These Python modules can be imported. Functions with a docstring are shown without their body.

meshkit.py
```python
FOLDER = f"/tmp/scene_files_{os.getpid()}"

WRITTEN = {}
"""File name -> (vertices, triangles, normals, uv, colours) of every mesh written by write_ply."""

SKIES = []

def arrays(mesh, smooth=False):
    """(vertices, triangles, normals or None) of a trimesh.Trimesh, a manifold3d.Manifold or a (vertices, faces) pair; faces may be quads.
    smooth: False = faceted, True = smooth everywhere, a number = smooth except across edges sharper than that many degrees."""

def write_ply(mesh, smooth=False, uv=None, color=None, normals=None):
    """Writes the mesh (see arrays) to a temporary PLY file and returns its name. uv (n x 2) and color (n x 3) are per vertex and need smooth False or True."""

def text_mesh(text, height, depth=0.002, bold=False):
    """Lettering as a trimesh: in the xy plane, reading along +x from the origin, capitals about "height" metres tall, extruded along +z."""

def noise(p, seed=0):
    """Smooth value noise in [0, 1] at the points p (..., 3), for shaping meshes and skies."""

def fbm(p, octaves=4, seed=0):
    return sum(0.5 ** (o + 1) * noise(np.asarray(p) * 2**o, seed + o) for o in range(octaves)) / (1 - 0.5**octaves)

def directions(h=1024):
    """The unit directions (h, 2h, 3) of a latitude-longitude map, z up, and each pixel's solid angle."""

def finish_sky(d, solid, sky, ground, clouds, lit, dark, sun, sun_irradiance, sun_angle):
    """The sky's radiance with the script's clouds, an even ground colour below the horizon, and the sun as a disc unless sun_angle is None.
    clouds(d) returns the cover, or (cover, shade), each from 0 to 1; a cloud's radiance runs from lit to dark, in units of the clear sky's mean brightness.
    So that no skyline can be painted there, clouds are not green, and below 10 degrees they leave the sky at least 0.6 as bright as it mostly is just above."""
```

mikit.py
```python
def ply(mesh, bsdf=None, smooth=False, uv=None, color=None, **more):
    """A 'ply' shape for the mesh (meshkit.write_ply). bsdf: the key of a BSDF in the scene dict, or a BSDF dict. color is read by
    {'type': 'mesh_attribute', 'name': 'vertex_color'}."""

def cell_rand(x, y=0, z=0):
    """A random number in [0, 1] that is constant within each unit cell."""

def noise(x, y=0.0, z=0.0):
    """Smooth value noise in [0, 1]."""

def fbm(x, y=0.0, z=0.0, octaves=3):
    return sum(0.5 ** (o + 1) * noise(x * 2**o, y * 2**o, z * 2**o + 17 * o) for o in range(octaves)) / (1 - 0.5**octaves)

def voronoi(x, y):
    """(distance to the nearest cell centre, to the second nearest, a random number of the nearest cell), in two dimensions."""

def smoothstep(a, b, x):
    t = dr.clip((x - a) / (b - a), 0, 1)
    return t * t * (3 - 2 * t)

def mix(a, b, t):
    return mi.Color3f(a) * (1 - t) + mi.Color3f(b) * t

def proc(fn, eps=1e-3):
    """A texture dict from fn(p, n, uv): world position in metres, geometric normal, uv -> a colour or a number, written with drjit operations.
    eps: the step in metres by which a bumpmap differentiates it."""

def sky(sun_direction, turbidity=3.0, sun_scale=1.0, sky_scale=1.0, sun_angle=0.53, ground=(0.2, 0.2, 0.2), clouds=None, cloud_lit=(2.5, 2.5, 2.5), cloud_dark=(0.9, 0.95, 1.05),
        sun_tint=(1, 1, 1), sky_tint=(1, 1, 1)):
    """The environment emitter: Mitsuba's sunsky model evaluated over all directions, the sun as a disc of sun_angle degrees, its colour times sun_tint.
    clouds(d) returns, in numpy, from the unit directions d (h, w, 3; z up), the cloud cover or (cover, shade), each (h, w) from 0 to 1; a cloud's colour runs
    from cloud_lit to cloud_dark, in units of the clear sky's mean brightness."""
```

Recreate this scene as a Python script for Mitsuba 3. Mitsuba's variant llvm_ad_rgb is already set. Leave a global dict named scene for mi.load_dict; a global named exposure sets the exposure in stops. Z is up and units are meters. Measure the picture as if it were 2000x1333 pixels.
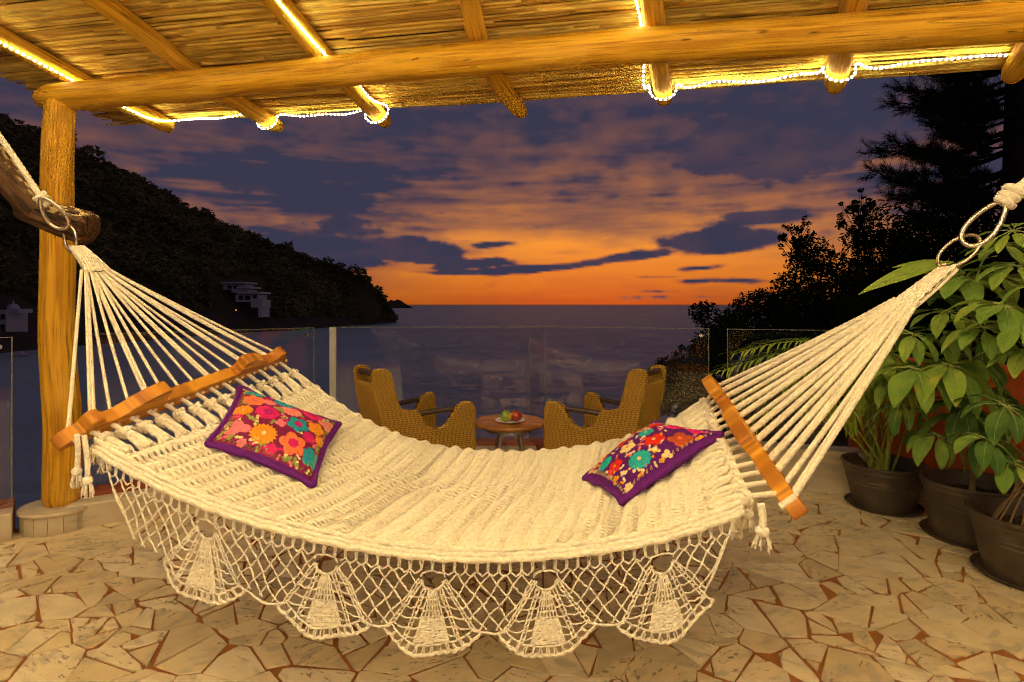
import math, numpy as np, trimesh, drjit as dr, mitsuba as mi, mikit, meshkit
from mikit import noise, fbm, voronoi, cell_rand, smoothstep, mix
from scipy.interpolate import CubicSpline
from shapely.geometry import Polygon, Point, LineString

# ------------------------------------------------------------------ camera, sky, exposure
F, H = 1111.0, 1.28                      # focal length in photo pixels, camera height in metres
T4 = mi.ScalarTransform4f
exposure = 0.0
scene, labels = {'type': 'scene'}, {}
scene['camera'] = {'type': 'perspective', 'fov': math.degrees(2*math.atan(1000/F)), 'fov_axis': 'x', 'near_clip': 0.05, 'far_clip': 90000.0,
                   'principal_point_offset_y': 0.0529, 'to_world': T4().look_at([0, 0, H], [0, 10, H], [0, 0, 1])}

def at(px, py, d):                       # measured photo pixel at a known distance -> metres
    return np.array([(px-1000)/F*d, d, H+(596-py)/F*d])

def clouds(d):                           # dusk cloud deck: warm near the sunset, slate purple away from it and overhead
    az = np.degrees(np.arctan2(d[..., 0], d[..., 1])); el = np.degrees(np.arcsin(np.clip(d[..., 2], 0, 1)))
    def nz(sa, se, seed, o=5): return (meshkit.fbm(np.stack([az/sa+seed*1.7, el/se+seed*0.9, 0*az+seed], -1), o, seed)-0.5)*2
    k = 1.0/(d[..., 2]+0.10); q = np.stack([d[..., 0]*k, d[..., 1]*k*1.6, 0*k], -1)
    n1 = (meshkit.fbm(q*0.8+3.1, 6, 11)-0.5)*2; n2 = (meshkit.fbm(q*np.array([1.6, 3.4, 1])+7, 6, 23)-0.5)*2
    st, sf, nb, nf = nz(11, 1.3, 31), nz(5, 0.45, 37), nz(6, 3.0, 41, 6), nz(2.4, 1.1, 47, 5)
    da = np.minimum(np.abs(az-8), 360-np.abs(az-8))
    hgt = el+np.maximum(da-11, 0)*np.where((az < 8) & (az > -172), 0.46, 0.20)+n1*1.6+nf*1.3+nb*1.5+st*1.1*np.clip((13-el)/6, 0, 1)
    shade = np.interp(hgt, [0, 3.2, 5.4, 7.4, 9.5, 11.5, 14, 17, 24, 30], [0.30, 0.03, 0.13, 0.46, 0.74, 0.875, 0.945, 0.97, 0.98, 0.985])
    shade = shade+(nb*0.05+nf*0.07)*np.clip((el-8)/5, 0, 1)+n2*0.05*np.clip((el-5)/8, 0, 1)*np.clip((24-el)/12, 0.25, 1)+(st*0.26+sf*0.22)*np.clip(1.25-np.abs(el-7)/8, 0, 1)
    f = -0.15+0*el
    for a, e, ra, re, amp, tilt, flat in ((25, 14.2, 11.5, 3.6, 1.7, 0, 1.1), (40, 16.0, 12, 7, 1.1, 0, 1), (16, 17.5, 7, 2.4, 1.0, 0, 1), (12.5, 17.8, 5, 1.6, 0.75, 0, 1), (15, 12.8, 4.5, 1.1, 0.8, 0.05, 1), (3.4, 17.4, 4.0, 1.2, 0.85, 0, 1), (2.6, 15.0, 3.6, 1.2, 0.9, -0.1, 1), (-9, 16.8, 8, 1.5, 0.75, 0, 1),
                                         (-23, 11.0, 9, 2.4, 0.95, -0.05, 1), (-15.5, 7.6, 6, 1.6, 0.9, -0.1, 1), (-27, 15.5, 8, 1.6, 0.65, 0, 1), (-11.5, 12.3, 4.2, 0.9, 0.75, 0, 1), (8.5, 10.8, 4.5, 0.5, 0.5, 0.05, 1), (4, 12.6, 3, 0.5, 0.6, 0.1, 1),
                                         (-10.6, 5.0, 5.4, 1.9, 1.25, -0.10, 2.2), (-18, 4.9, 6.0, 2.3, 1.15, 0, 1.8), (-4.6, 4.1, 4.5, 0.55, 0.9, 0.10, 1.2), (20.0, 5.9, 5.6, 1.35, 1.25, 0.03, 1.6), (23.0, 8.0, 5.0, 0.95, 1.15, -0.03, 1.3), (11.0, 4.6, 6.5, 0.55, 1.1, 0.13, 1.2), (2.0, 3.55, 7.0, 0.34, 1.0, 0.06, 1),
                                         (-6, 3.2, 6, 0.28, 0.8, 0.0, 1), (-2.0, 6.0, 2.6, 0.42, 0.75, 0.05, 1), (4.0, 6.2, 2.6, 0.36, 0.65, 0.12, 1), (8.3, 6.5, 1.5, 0.3, 0.6, 0.2, 1), (-8, 9.0, 2.4, 0.4, 0.55, 0, 1), (21, 2.3, 5, 0.32, 0.75, 0, 1), (13.5, 2.7, 3, 0.16, 0.6, 0, 1), (13, 1.35, 3.6, 0.22, 0.6, -0.03, 1), (17, 0.75, 9, 0.40, 0.6, 0, 1), (19, 3.6, 3, 0.25, 0.5, 0.1, 1), (6, 1.7, 4, 0.18, 0.45, 0, 1)):
        x = (az-a)/ra; y = (el-e-tilt*(az-a))/re; y = np.where(y < 0, y*flat, y); f = np.maximum(f, amp*np.exp(-0.75*(x*x+y*y)))
    f = f+nb*0.42+nf*0.34+(st*0.16+sf*0.16)
    t = np.clip((f-0.30)/np.interp(el, [0, 8, 14], [0.30, 0.40, 0.70]), 0, 1); dark = t*t*(3-2*t)
    shade = shade-0.12*np.exp(-((f-0.22)/0.13)**2)*np.clip((15-el)/8, 0.15, 1)*np.clip(el/3, 0, 1)      # edges lit from below
    shade = np.clip(np.maximum(shade, dark*(0.985+0.035*nb+0.03*nf)), 0, 1)
    return np.clip(np.maximum(0.22+el*0.13, dark), 0, 1), shade

scene['sky'] = mikit.sky((0.13, 0.99, 0.035), turbidity=6.0, sun_scale=0.0, sky_scale=1.2, clouds=clouds, cloud_lit=(58.0, 18.5, 2.3), cloud_dark=(2.55, 2.4, 4.6), sky_tint=(1.35, 0.33, 0.10))
scene['sky']['sampling_weight'] = 5.0

# ------------------------------------------------------------------ helpers
rng = np.random.default_rng(7)
def key_for(name):
    if name not in scene and not any(k.startswith(name+'__') for k in scene) and name not in labels: return name
    i = 1
    while True:
        k = f'{name}_{i:03d}'
        if k not in scene and k not in labels and not _pref.get(k): return k
        i += 1
_pref = {}
_count = {}
def uniq(base):                          # next free key for this name under its holder
    n = _count.get(base, 0); _count[base] = n+1
    return base if n == 0 else f'{base}_{n:03d}'
def thing(name, label, cat, group=None, kind=None):
    k = uniq(name); labels[k] = {'label': label, 'category': cat}
    if group: labels[k]['group'] = group
    if kind: labels[k]['kind'] = kind
    return k
def obj(name, mesh, bsdf, parent=None, smooth=False, uv=None, color=None, label=None, kind=None, **more):
    k = uniq((parent+'__' if parent else '')+name)
    if isinstance(mesh, MB): mesh, uv = mesh.get()
    if smooth not in (True, False): uv = None
    scene[k] = mikit.ply(mesh, bsdf, smooth=smooth, uv=uv, color=color, **more)
    if label or kind:
        labels[k] = {}
        if label: labels[k]['label'] = label
        if kind: labels[k]['kind'] = kind
    return k
def struct(name, mesh, bsdf, **kw):
    k = obj(name, mesh, bsdf, **kw); labels.setdefault(k, {})['kind'] = 'structure'; return k

class MB:                                # collects pieces of ONE part
    def __init__(s): s.v, s.f, s.u, s.n = [], [], [], 0
    def add(s, v, f, uv=None):
        v = np.asarray(v, float); f = np.asarray(f, int)
        if f.shape[1] == 4: f = np.vstack([f[:, [0, 1, 2]], f[:, [0, 2, 3]]])
        s.v.append(v); s.f.append(f+s.n); s.u.append(np.zeros((len(v), 2)) if uv is None else uv); s.n += len(v); return s
    def get(s):
        return trimesh.Trimesh(np.vstack(s.v), np.vstack(s.f), process=False), np.vstack(s.u)

def frames(p, up=None):
    t = np.gradient(p, axis=0); t /= np.linalg.norm(t, axis=1, keepdims=True)+1e-12
    n = np.zeros_like(t); a = np.array([0, 0, 1.0]) if up is None else np.asarray(up, float)
    if abs(t[0]@a) > 0.95: a = np.array([1.0, 0, 0])
    v = a-t[0]*(a@t[0]); n[0] = v/np.linalg.norm(v)
    for i in range(1, len(p)):
        v = n[i-1]-t[i]*(n[i-1]@t[i]); n[i] = v/(np.linalg.norm(v)+1e-12)
    return t, n, np.cross(t, n)

def tube(p, r, sides=8, caps=True, bump=None, up=None):
    """(vertices, faces, uv): a tube along points p, radius r (number, per ring, or rings x sides); uv = (turn, metres)."""
    p = np.asarray(p, float); m = len(p); t, n, b = frames(p, up)
    th = np.linspace(0, 2*np.pi, sides+1)
    s = np.r_[0, np.cumsum(np.linalg.norm(np.diff(p, axis=0), axis=1))]
    R = np.broadcast_to(np.asarray(r, float).reshape((-1, 1)) if np.ndim(r) == 1 else np.asarray(r, float), (m, sides+1)).copy()
    if bump is not None: R *= bump(th[None, :], s[:, None])
    v = p[:, None]+R[..., None]*(np.cos(th)[None, :, None]*n[:, None]+np.sin(th)[None, :, None]*b[:, None])
    uv = np.stack(np.broadcast_arrays(th[None]/(2*np.pi), s[:, None]), -1).reshape(-1, 2)
    k = sides+1
    i, j = np.meshgrid(np.arange(m-1), np.arange(sides), indexing='ij')
    f = np.stack([i*k+j, i*k+j+1, (i+1)*k+j+1, (i+1)*k+j], -1).reshape(-1, 4)
    f = np.vstack([f[:, [0, 1, 2]], f[:, [0, 2, 3]]]); v = v.reshape(-1, 3)
    if caps:
        c0, c1 = len(v), len(v)+1
        v = np.vstack([v, p[:1], p[-1:]]); uv = np.vstack([uv, [[0, 0]], [[0, s[-1]]]])
        j = np.arange(sides); e = (m-1)*k
        f = np.vstack([f, np.stack([j*0+c0, j+1, j], 1), np.stack([j*0+c1, e+j, e+j+1], 1)])
    return v, f, uv

def spline(pts, n=40):
    pts = np.asarray(pts, float)
    if len(pts) == 2: return pts[0]+(pts[1]-pts[0])*np.linspace(0, 1, n)[:, None]
    t = np.r_[0, np.cumsum(np.linalg.norm(np.diff(pts, axis=0), axis=1))]
    return CubicSpline(t, pts, bc_type='natural')(np.linspace(0, t[-1], n))

def even(pts, step):                     # resample a polyline at even arc length
    pts = np.asarray(pts, float); s = np.r_[0, np.cumsum(np.linalg.norm(np.diff(pts, axis=0), axis=1))]
    n = max(3, int(round(s[-1]/step))+1); q = np.linspace(0, s[-1], n)
    return np.stack([np.interp(q, s, pts[:, k]) for k in range(3)], 1)

def rope(pts, r, pitch=0.05, sides=9, amp=0.16, step=None):
    p = even(spline(pts, 60) if len(pts) > 2 else pts, step or pitch/12)
    return tube(p, r, sides, True, lambda th, s: 1-amp+amp*1.25*np.abs(np.cos(1.5*(th-2*np.pi*s/pitch))))

def log(pts, r0, r1, seed, wob=0.06, sides=20, n=48, rough=0.05):
    p = spline(pts, n); s = np.linspace(0, 1, n); r = r0+(r1-r0)*s
    end = np.minimum(np.minimum(s, 1-s)*np.linalg.norm(p[-1]-p[0])/0.02, 1); r = r*np.sqrt(1-(1-end)**2*0.45)
    th = np.linspace(0, 2*np.pi, sides+1)
    q = np.stack(np.broadcast_arrays(np.cos(th)[None]*0.8, np.sin(th)[None]*0.8, (s*np.linalg.norm(p[-1]-p[0]))[:, None]*1.6), -1)
    R = r[:, None]*(1+wob*2*(meshkit.fbm(q*0.9+seed, 3, seed)-0.5)+rough*2*(meshkit.fbm(q*3+seed, 3, seed+5)-0.5))
    gk = np.random.default_rng(seed); Lm = np.linalg.norm(p[-1]-p[0])
    for _ in range(int(Lm*2.2)):             # healed knots stand a little proud
        a, h, w = gk.uniform(0, 6.28), gk.uniform(0.03, Lm-0.03), gk.uniform(0.018, 0.04)
        dth = (th[None]-a+np.pi) % (2*np.pi)-np.pi; R = R+gk.uniform(0.004, 0.010)*np.exp(-((dth*r[:, None])**2+((s*Lm)[:, None]-h)**2)/(w*w))
    return tube(p, R, sides)

def slab(poly, t, bevel=0.006, uvscale=1.0):
    """A densified closed 2-D outline (counter-clockwise) made a plate of thickness t (z from -t/2 to t/2) with rounded edges; uv = outline metres."""
    q = np.asarray(poly, float)
    if Polygon(q).exterior.is_ccw is False: q = q[::-1]
    e = np.roll(q, -1, 0)-np.roll(q, 1, 0); e /= np.linalg.norm(e, axis=1, keepdims=True)+1e-12
    inn = np.stack([-e[:, 1], e[:, 0]], 1)
    lev = [(-t/2, bevel), (-t/2+bevel*0.3, bevel*0.3), (-t/2+bevel, 0), (t/2-bevel, 0), (t/2-bevel*0.3, bevel*0.3), (t/2, bevel)]
    n = len(q); rings = [np.c_[q+inn*o, np.full(n, z)] for z, o in lev]
    v = np.vstack(rings); uv = v[:, :2]*uvscale; f = []
    j = np.arange(n); k = (j+1) % n
    for i in range(len(lev)-1): f.append(np.stack([i*n+j, i*n+k, (i+1)*n+k, (i+1)*n+j], 1))
    f = np.vstack(f); f = np.vstack([f[:, [0, 1, 2]], f[:, [0, 2, 3]]])
    import mapbox_earcut as ec
    tri = np.asarray(ec.triangulate_float64(rings[0][:, :2].copy(), np.array([n], np.uint32))).reshape(-1, 3).astype(int)
    a = rings[0][tri]; fl = np.cross(a[:, 1]-a[:, 0], a[:, 2]-a[:, 0])[:, 2] < 0
    tri[fl] = tri[fl][:, ::-1]
    return v, np.vstack([f, tri[:, ::-1], tri+(len(lev)-1)*n]), uv

def place(v, o, x, y, z):
    return np.asarray(o)+v[:, :1]*np.asarray(x)+v[:, 1:2]*np.asarray(y)+v[:, 2:3]*np.asarray(z)
def unit(v): v = np.asarray(v, float); return v/np.linalg.norm(v)
def box(lo, hi):
    lo, hi = np.asarray(lo, float), np.asarray(hi, float)
    m = trimesh.creation.box(extents=hi-lo); m.apply_translation((lo+hi)/2); return np.array(m.vertices), np.array(m.faces)
def lathe(prof, sides=40, c=(0, 0, 0)):
    prof = np.asarray(prof, float); th = np.linspace(0, 2*np.pi, sides+1)
    v = np.stack([prof[:, None, 0]*np.cos(th), prof[:, None, 0]*np.sin(th), prof[:, None, 1]+0*th], -1)
    k = sides+1; i, j = np.meshgrid(np.arange(len(prof)-1), np.arange(sides), indexing='ij')
    f = np.stack([i*k+j, i*k+j+1, (i+1)*k+j+1, (i+1)*k+j], -1).reshape(-1, 4)
    L = np.r_[0, np.cumsum(np.linalg.norm(np.diff(prof, axis=0), axis=1))]
    uv = np.stack(np.broadcast_arrays(th[None]/(2*np.pi), L[:, None]), -1).reshape(-1, 2)
    return v.reshape(-1, 3)+np.asarray(c), f, uv
# ------------------------------------------------------------------ materials
def rgb(c): return {'type': 'rgb', 'value': list(map(float, c))}
def bs(name, color, rough=0.5, spec=0.5, two=True, **kw):
    col = mikit.proc(color) if callable(color) else rgb(color)
    d = {'type': 'principled', 'base_color': col, 'roughness': rough, 'specular': spec, **kw}
    scene[name] = {'type': 'twosided', 'nested': d} if two else d
def bumped(name, color, height, scale, rough=0.5, spec=0.5, eps=1e-3, **kw):
    col = mikit.proc(color) if callable(color) else rgb(color)
    d = {'type': 'principled', 'base_color': col, 'roughness': rough, 'specular': spec, **kw}
    scene[name] = {'type': 'twosided', 'nested': {'type': 'bumpmap', 'nested': d, 'map': mikit.proc(height, eps), 'scale': scale}}

def log_color(p, n, uv):                 # varnished peeled trunk: long streaks, blotches, small knots
    a = uv.x*6.2832; c, s = dr.cos(a), dr.sin(a)
    st = fbm(c*5+3, s*5, uv.y*2.2+dr.floor(p.x*0.0), 4); bl = fbm(c*1.2+9, s*1.2+p.x*0.15, uv.y*3.0+p.y*0.3, 3)
    f, g, w = voronoi(uv.x*5+noise(uv.x*30, uv.y*20)*0.08, uv.y*1.7)
    knot = smoothstep(0.055, 0.015, f)*smoothstep(0.45, 0.6, w)
    col = mix((0.70, 0.385, 0.024), (0.48, 0.225, 0.010), smoothstep(0.35, 0.7, st))
    col = mix(col, (0.76, 0.45, 0.06), smoothstep(0.5, 0.75, bl)*0.6)
    col = mix(col, (0.20, 0.075, 0.01), smoothstep(0.56, 0.72, fbm(c*16, s*16, uv.y*4, 4))*0.55)
    crack = smoothstep(0.035, 0.0, dr.abs(noise(c*7+2, s*7, uv.y*1.4)-0.5))*smoothstep(0.5, 0.7, noise(c*3, s*3, uv.y*2.5+7))
    col = mix(col, (0.10, 0.04, 0.008), crack*0.7)
    return mix(col, (0.07, 0.03, 0.008), knot*0.8)
bumped('log_wood', log_color, lambda p, n, uv: fbm(dr.cos(uv.x*6.2832)*9, dr.sin(uv.x*6.2832)*9, uv.y*5, 3), 0.006, 0.6, 0.25)
def cane_color(p, n, uv):
    t = uv.x; st = noise(uv.y*9, t*31, 3)
    col = mix((0.74, 0.50, 0.09), (0.88, 0.67, 0.17), cell_rand(t*97)); col = mix(col, (0.33, 0.16, 0.03), smoothstep(0.62, 0.95, cell_rand(t*41+3))*0.75)
    return mix(col, (0.17, 0.085, 0.02), smoothstep(0.45, 0.85, st)*0.45)
bs('cane', cane_color, 0.75, 0.12)
bs('backing_sheet', lambda p, n, uv: mix((0.16, 0.09, 0.03), (0.08, 0.045, 0.015), noise(p.x*8, p.y*60, p.z*8)), 0.9, 0.1)
def drift_color(p, n, uv):               # weathered bark-stripped branch with pale lichen on its back
    a = uv.x*6.2832; c, s = dr.cos(a), dr.sin(a)
    st = fbm(c*4, s*4, uv.y*4, 4); li = fbm(c*6+4, s*6, uv.y*26, 4)
    col = mix((0.085, 0.042, 0.018), (0.022, 0.011, 0.006), smoothstep(0.35, 0.62, st))
    col = mix(col, (0.17, 0.065, 0.02), smoothstep(0.60, 0.75, fbm(c*3+7, s*3, uv.y*7, 3))*0.5)
    return mix(col, (0.50, 0.40, 0.20), smoothstep(0.50, 0.58, li)*smoothstep(0.15, 0.6, n.z))
bumped('driftwood', drift_color, lambda p, n, uv: fbm(dr.cos(uv.x*6.2832)*6, dr.sin(uv.x*6.2832)*6, uv.y*14, 4), 0.02, 0.7, 0.3)
def bar_color(p, n, uv):
    g = fbm(uv.x*5, uv.y*60+fbm(uv.x*3, uv.y*9)*4, 0.5, 3)
    return mix(mix((0.62, 0.28, 0.022), (0.36, 0.125, 0.01), smoothstep(0.3, 0.7, g)), (0.22, 0.07, 0.008), smoothstep(0.60, 0.75, fbm(uv.x*9, uv.y*160, 3.0, 3))*0.6)
bs('bar_wood', bar_color, 0.45, 0.4)
def cotton(k):
    def fn(p, n, uv): return mix(k, tuple(x*0.82 for x in k), smoothstep(0.35, 0.75, fbm(p.x*120, p.y*120, p.z*120, 2)))
    return fn
bs('cotton', cotton((0.80, 0.745, 0.61)), 0.95, 0.1, sheen=0.3)
bs('cotton_lace', cotton((0.84, 0.79, 0.67)), 0.95, 0.1, sheen=0.3)
bs('steel', (0.62, 0.58, 0.52), 0.28, 0.5, metallic=1.0)
# stone
def marble(v):
    ang = [0.2, 0.9, -0.5, 0.45, -0.15][v]; ca, sa = math.cos(ang), math.sin(ang)
    base = [(0.68, 0.56, 0.34), (0.61, 0.49, 0.28), (0.72, 0.61, 0.40), (0.56, 0.46, 0.275), (0.66, 0.53, 0.30)][v]
    def fn(p, n, uv):
        x, y = p.x*ca+p.y*sa, p.y*ca-p.x*sa
        col = mix(base, tuple(c*0.80 for c in base), smoothstep(0.35, 0.8, fbm(x*9+v*9, y*14, 0.3, 5)))
        col = mix(col, (0.36, 0.32, 0.24), smoothstep(0.56, 0.74, fbm(x*11+v*5, y*24+fbm(x*5, y*5)*2, 4.0, 5))*0.5)
        pore = smoothstep(0.66, 0.74, fbm(x*38, y*120, v*3.0, 3))*smoothstep(0.48, 0.62, fbm(x*6, y*9, 8.0, 2))
        return mix(col, (0.16, 0.13, 0.09), pore*0.75)
    return fn
for v in range(5): bs(f'marble_{"abcde"[v]}', marble(v), 0.42, 0.4)
bumped('grout', lambda p, n, uv: mix((0.38, 0.15, 0.04), (0.21, 0.085, 0.03), fbm(p.x*14, p.y*14, 1, 4)), lambda p, n, uv: fbm(p.x*160, p.y*160, 2, 2), 0.012, 0.9, 0.15)
def kerb_color(p, n, uv):
    col = mix((0.56, 0.48, 0.34), (0.42, 0.35, 0.235), smoothstep(0.35, 0.7, fbm(p.x*2.2, p.y*2.2, p.z*7, 4)))
    return mix(col, (0.30, 0.26, 0.19), smoothstep(0.58, 0.72, fbm(p.x*5+3, p.y*5, p.z*17, 4))*0.5)
bs('kerb_stone', kerb_color, 0.45, 0.4)
bs('terracotta', lambda p, n, uv: mix((0.30, 0.085, 0.035), (0.20, 0.055, 0.025), fbm(p.x*9, p.y*9, p.z*9, 3)), 0.7, 0.3)
bs('red_wall', lambda p, n, uv: mix((0.50, 0.105, 0.025), (0.33, 0.06, 0.018), smoothstep(0.3, 0.75, fbm(p.x*2.5, p.y*2.5, p.z*2.5, 4))), 0.85, 0.2)
bs('white_skirt', (0.55, 0.52, 0.46), 0.5, 0.4)
bs('pot_plastic', lambda p, n, uv: mix((0.045, 0.034, 0.026), (0.085, 0.066, 0.048), smoothstep(0.4, 0.8, fbm(p.x*9, p.y*9, p.z*5, 4))), 0.5, 0.45)
bs('soil', lambda p, n, uv: mix((0.03, 0.02, 0.013), (0.10, 0.07, 0.045), smoothstep(0.5, 0.8, noise(p.x*90, p.y*90, p.z*90))), 0.95, 0.1)
def wicker_h(p, n, uv):
    r = dr.floor(uv.y/0.0135); w = dr.abs(dr.sin(uv.y/0.0135*3.14159))
    t = uv.y/0.0135-r; sg = 1-2*(r-2*dr.floor(r*0.5))
    return w*(0.62+0.38*dr.sin(uv.x/0.030*6.2832+sg*t*3.0+cell_rand(r)*6.0))
def wicker_c(p, n, uv):
    r = dr.floor(uv.y/0.0135); h = wicker_h(p, n, uv)
    col = mix((0.72, 0.43, 0.065), (0.58, 0.32, 0.04), noise(uv.x*22+cell_rand(r)*9, r*1.0, 0.5))
    return mix((0.10, 0.045, 0.008), col, smoothstep(0.05, 0.55, h))
bumped('wicker', wicker_c, wicker_h, 0.012, 0.5, 0.4)
bs('dark_rail', (0.045, 0.028, 0.018), 0.35, 0.5)
bs('table_wood', lambda p, n, uv: mix((0.36, 0.155, 0.03), (0.22, 0.085, 0.016), smoothstep(0.3, 0.7, fbm(p.x*6, p.y*40, 1, 3))), 0.3, 0.5)
bs('table_metal', (0.30, 0.27, 0.23), 0.35, 0.5, metallic=0.8)
bs('porcelain', (0.75, 0.73, 0.68), 0.15, 0.5)
bs('mango_skin', lambda p, n, uv: mix((0.70, 0.36, 0.02), (0.16, 0.26, 0.03), smoothstep(0.45, 0.6, noise(p.x*22+4, p.y*22, p.z*22+2))), 0.35, 0.5)
bs('apple_skin', lambda p, n, uv: mix((0.28, 0.03, 0.015), (0.42, 0.16, 0.03), smoothstep(0.5, 0.8, noise(p.x*30, p.y*30, p.z*14))), 0.25, 0.5)
scene['pane_glass'] = {'type': 'thindielectric', 'int_ior': 1.58, 'ext_ior': 1.0}
bs('glass_edge', (0.13, 0.145, 0.11), 0.3, 0.5)
bs('white_metal', (0.40, 0.40, 0.38), 0.4, 0.5)
# textiles
bs('velvet', lambda p, n, uv: mix((0.125, 0.012, 0.23), (0.075, 0.006, 0.14), fbm(p.x*30, p.y*30, p.z*30, 3)), 0.75, 0.2, sheen=0.8)
bs('velvet_dark', lambda p, n, uv: mix((0.10, 0.010, 0.17), (0.06, 0.005, 0.10), fbm(p.x*30, p.y*30, p.z*30, 3)), 0.8, 0.2, sheen=0.6)
THREAD = {'teal': (0.015, 0.27, 0.40), 'turquoise': (0.01, 0.36, 0.40), 'coral': (0.82, 0.17, 0.075), 'orange': (0.80, 0.27, 0.015), 'magenta': (0.62, 0.012, 0.16), 'pink': (0.76, 0.17, 0.25), 'salmon': (0.78, 0.24, 0.22),
          'red': (0.60, 0.018, 0.012), 'brick': (0.42, 0.065, 0.02), 'cream': (0.80, 0.62, 0.33), 'leaf': (0.28, 0.32, 0.08), 'plum': (0.40, 0.01, 0.20), 'ground': (0.26, 0.012, 0.10), 'white': (0.80, 0.70, 0.52)}
for k, c in THREAD.items():
    def fn(p, n, uv, c=c): return mix(c, tuple(x*0.55 for x in c), smoothstep(0.45, 0.85, noise(uv.x*1.0, uv.y*3.0, 1.5)))
    bs('thread_'+k, fn, 0.6, 0.3, sheen=0.3)
# plants
def leafmat(name, a, b, tr=0.35, scale=14):
    scene[name] = {'type': 'principledthin', 'base_color': mikit.proc(lambda p, n, uv: mix(mix(a, b, smoothstep(0.3, 0.75, fbm(p.x*scale, p.y*scale, p.z*scale, 3))), (a[0]*2.6, a[1]*1.35, a[2]*1.0), smoothstep(0.66, 0.82, fbm(p.x*scale*0.5+7, p.y*scale*0.5, p.z*scale*0.5, 3))*0.8)), 'roughness': 0.38, 'spec_trans': 0.0, 'diff_trans': tr, 'eta': 1.45}
leafmat('leaf_bright', (0.25, 0.40, 0.065), (0.34, 0.48, 0.09), 0.5)
leafmat('leaf_mid', (0.15, 0.29, 0.055), (0.23, 0.37, 0.075), 0.45)
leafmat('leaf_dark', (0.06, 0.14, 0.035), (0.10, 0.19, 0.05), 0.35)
leafmat('palm_leaf', (0.30, 0.44, 0.055), (0.40, 0.50, 0.08), 0.5)
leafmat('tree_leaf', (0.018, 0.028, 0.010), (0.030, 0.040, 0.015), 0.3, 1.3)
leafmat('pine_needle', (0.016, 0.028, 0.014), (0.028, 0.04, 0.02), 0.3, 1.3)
leafmat('forest_leaf', (0.16, 0.16, 0.06), (0.30, 0.27, 0.11), 0.2, 0.06)
bs('midrib', (0.30, 0.38, 0.12), 0.5, 0.3)
bs('stalk', (0.15, 0.22, 0.05), 0.5, 0.3)
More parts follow.
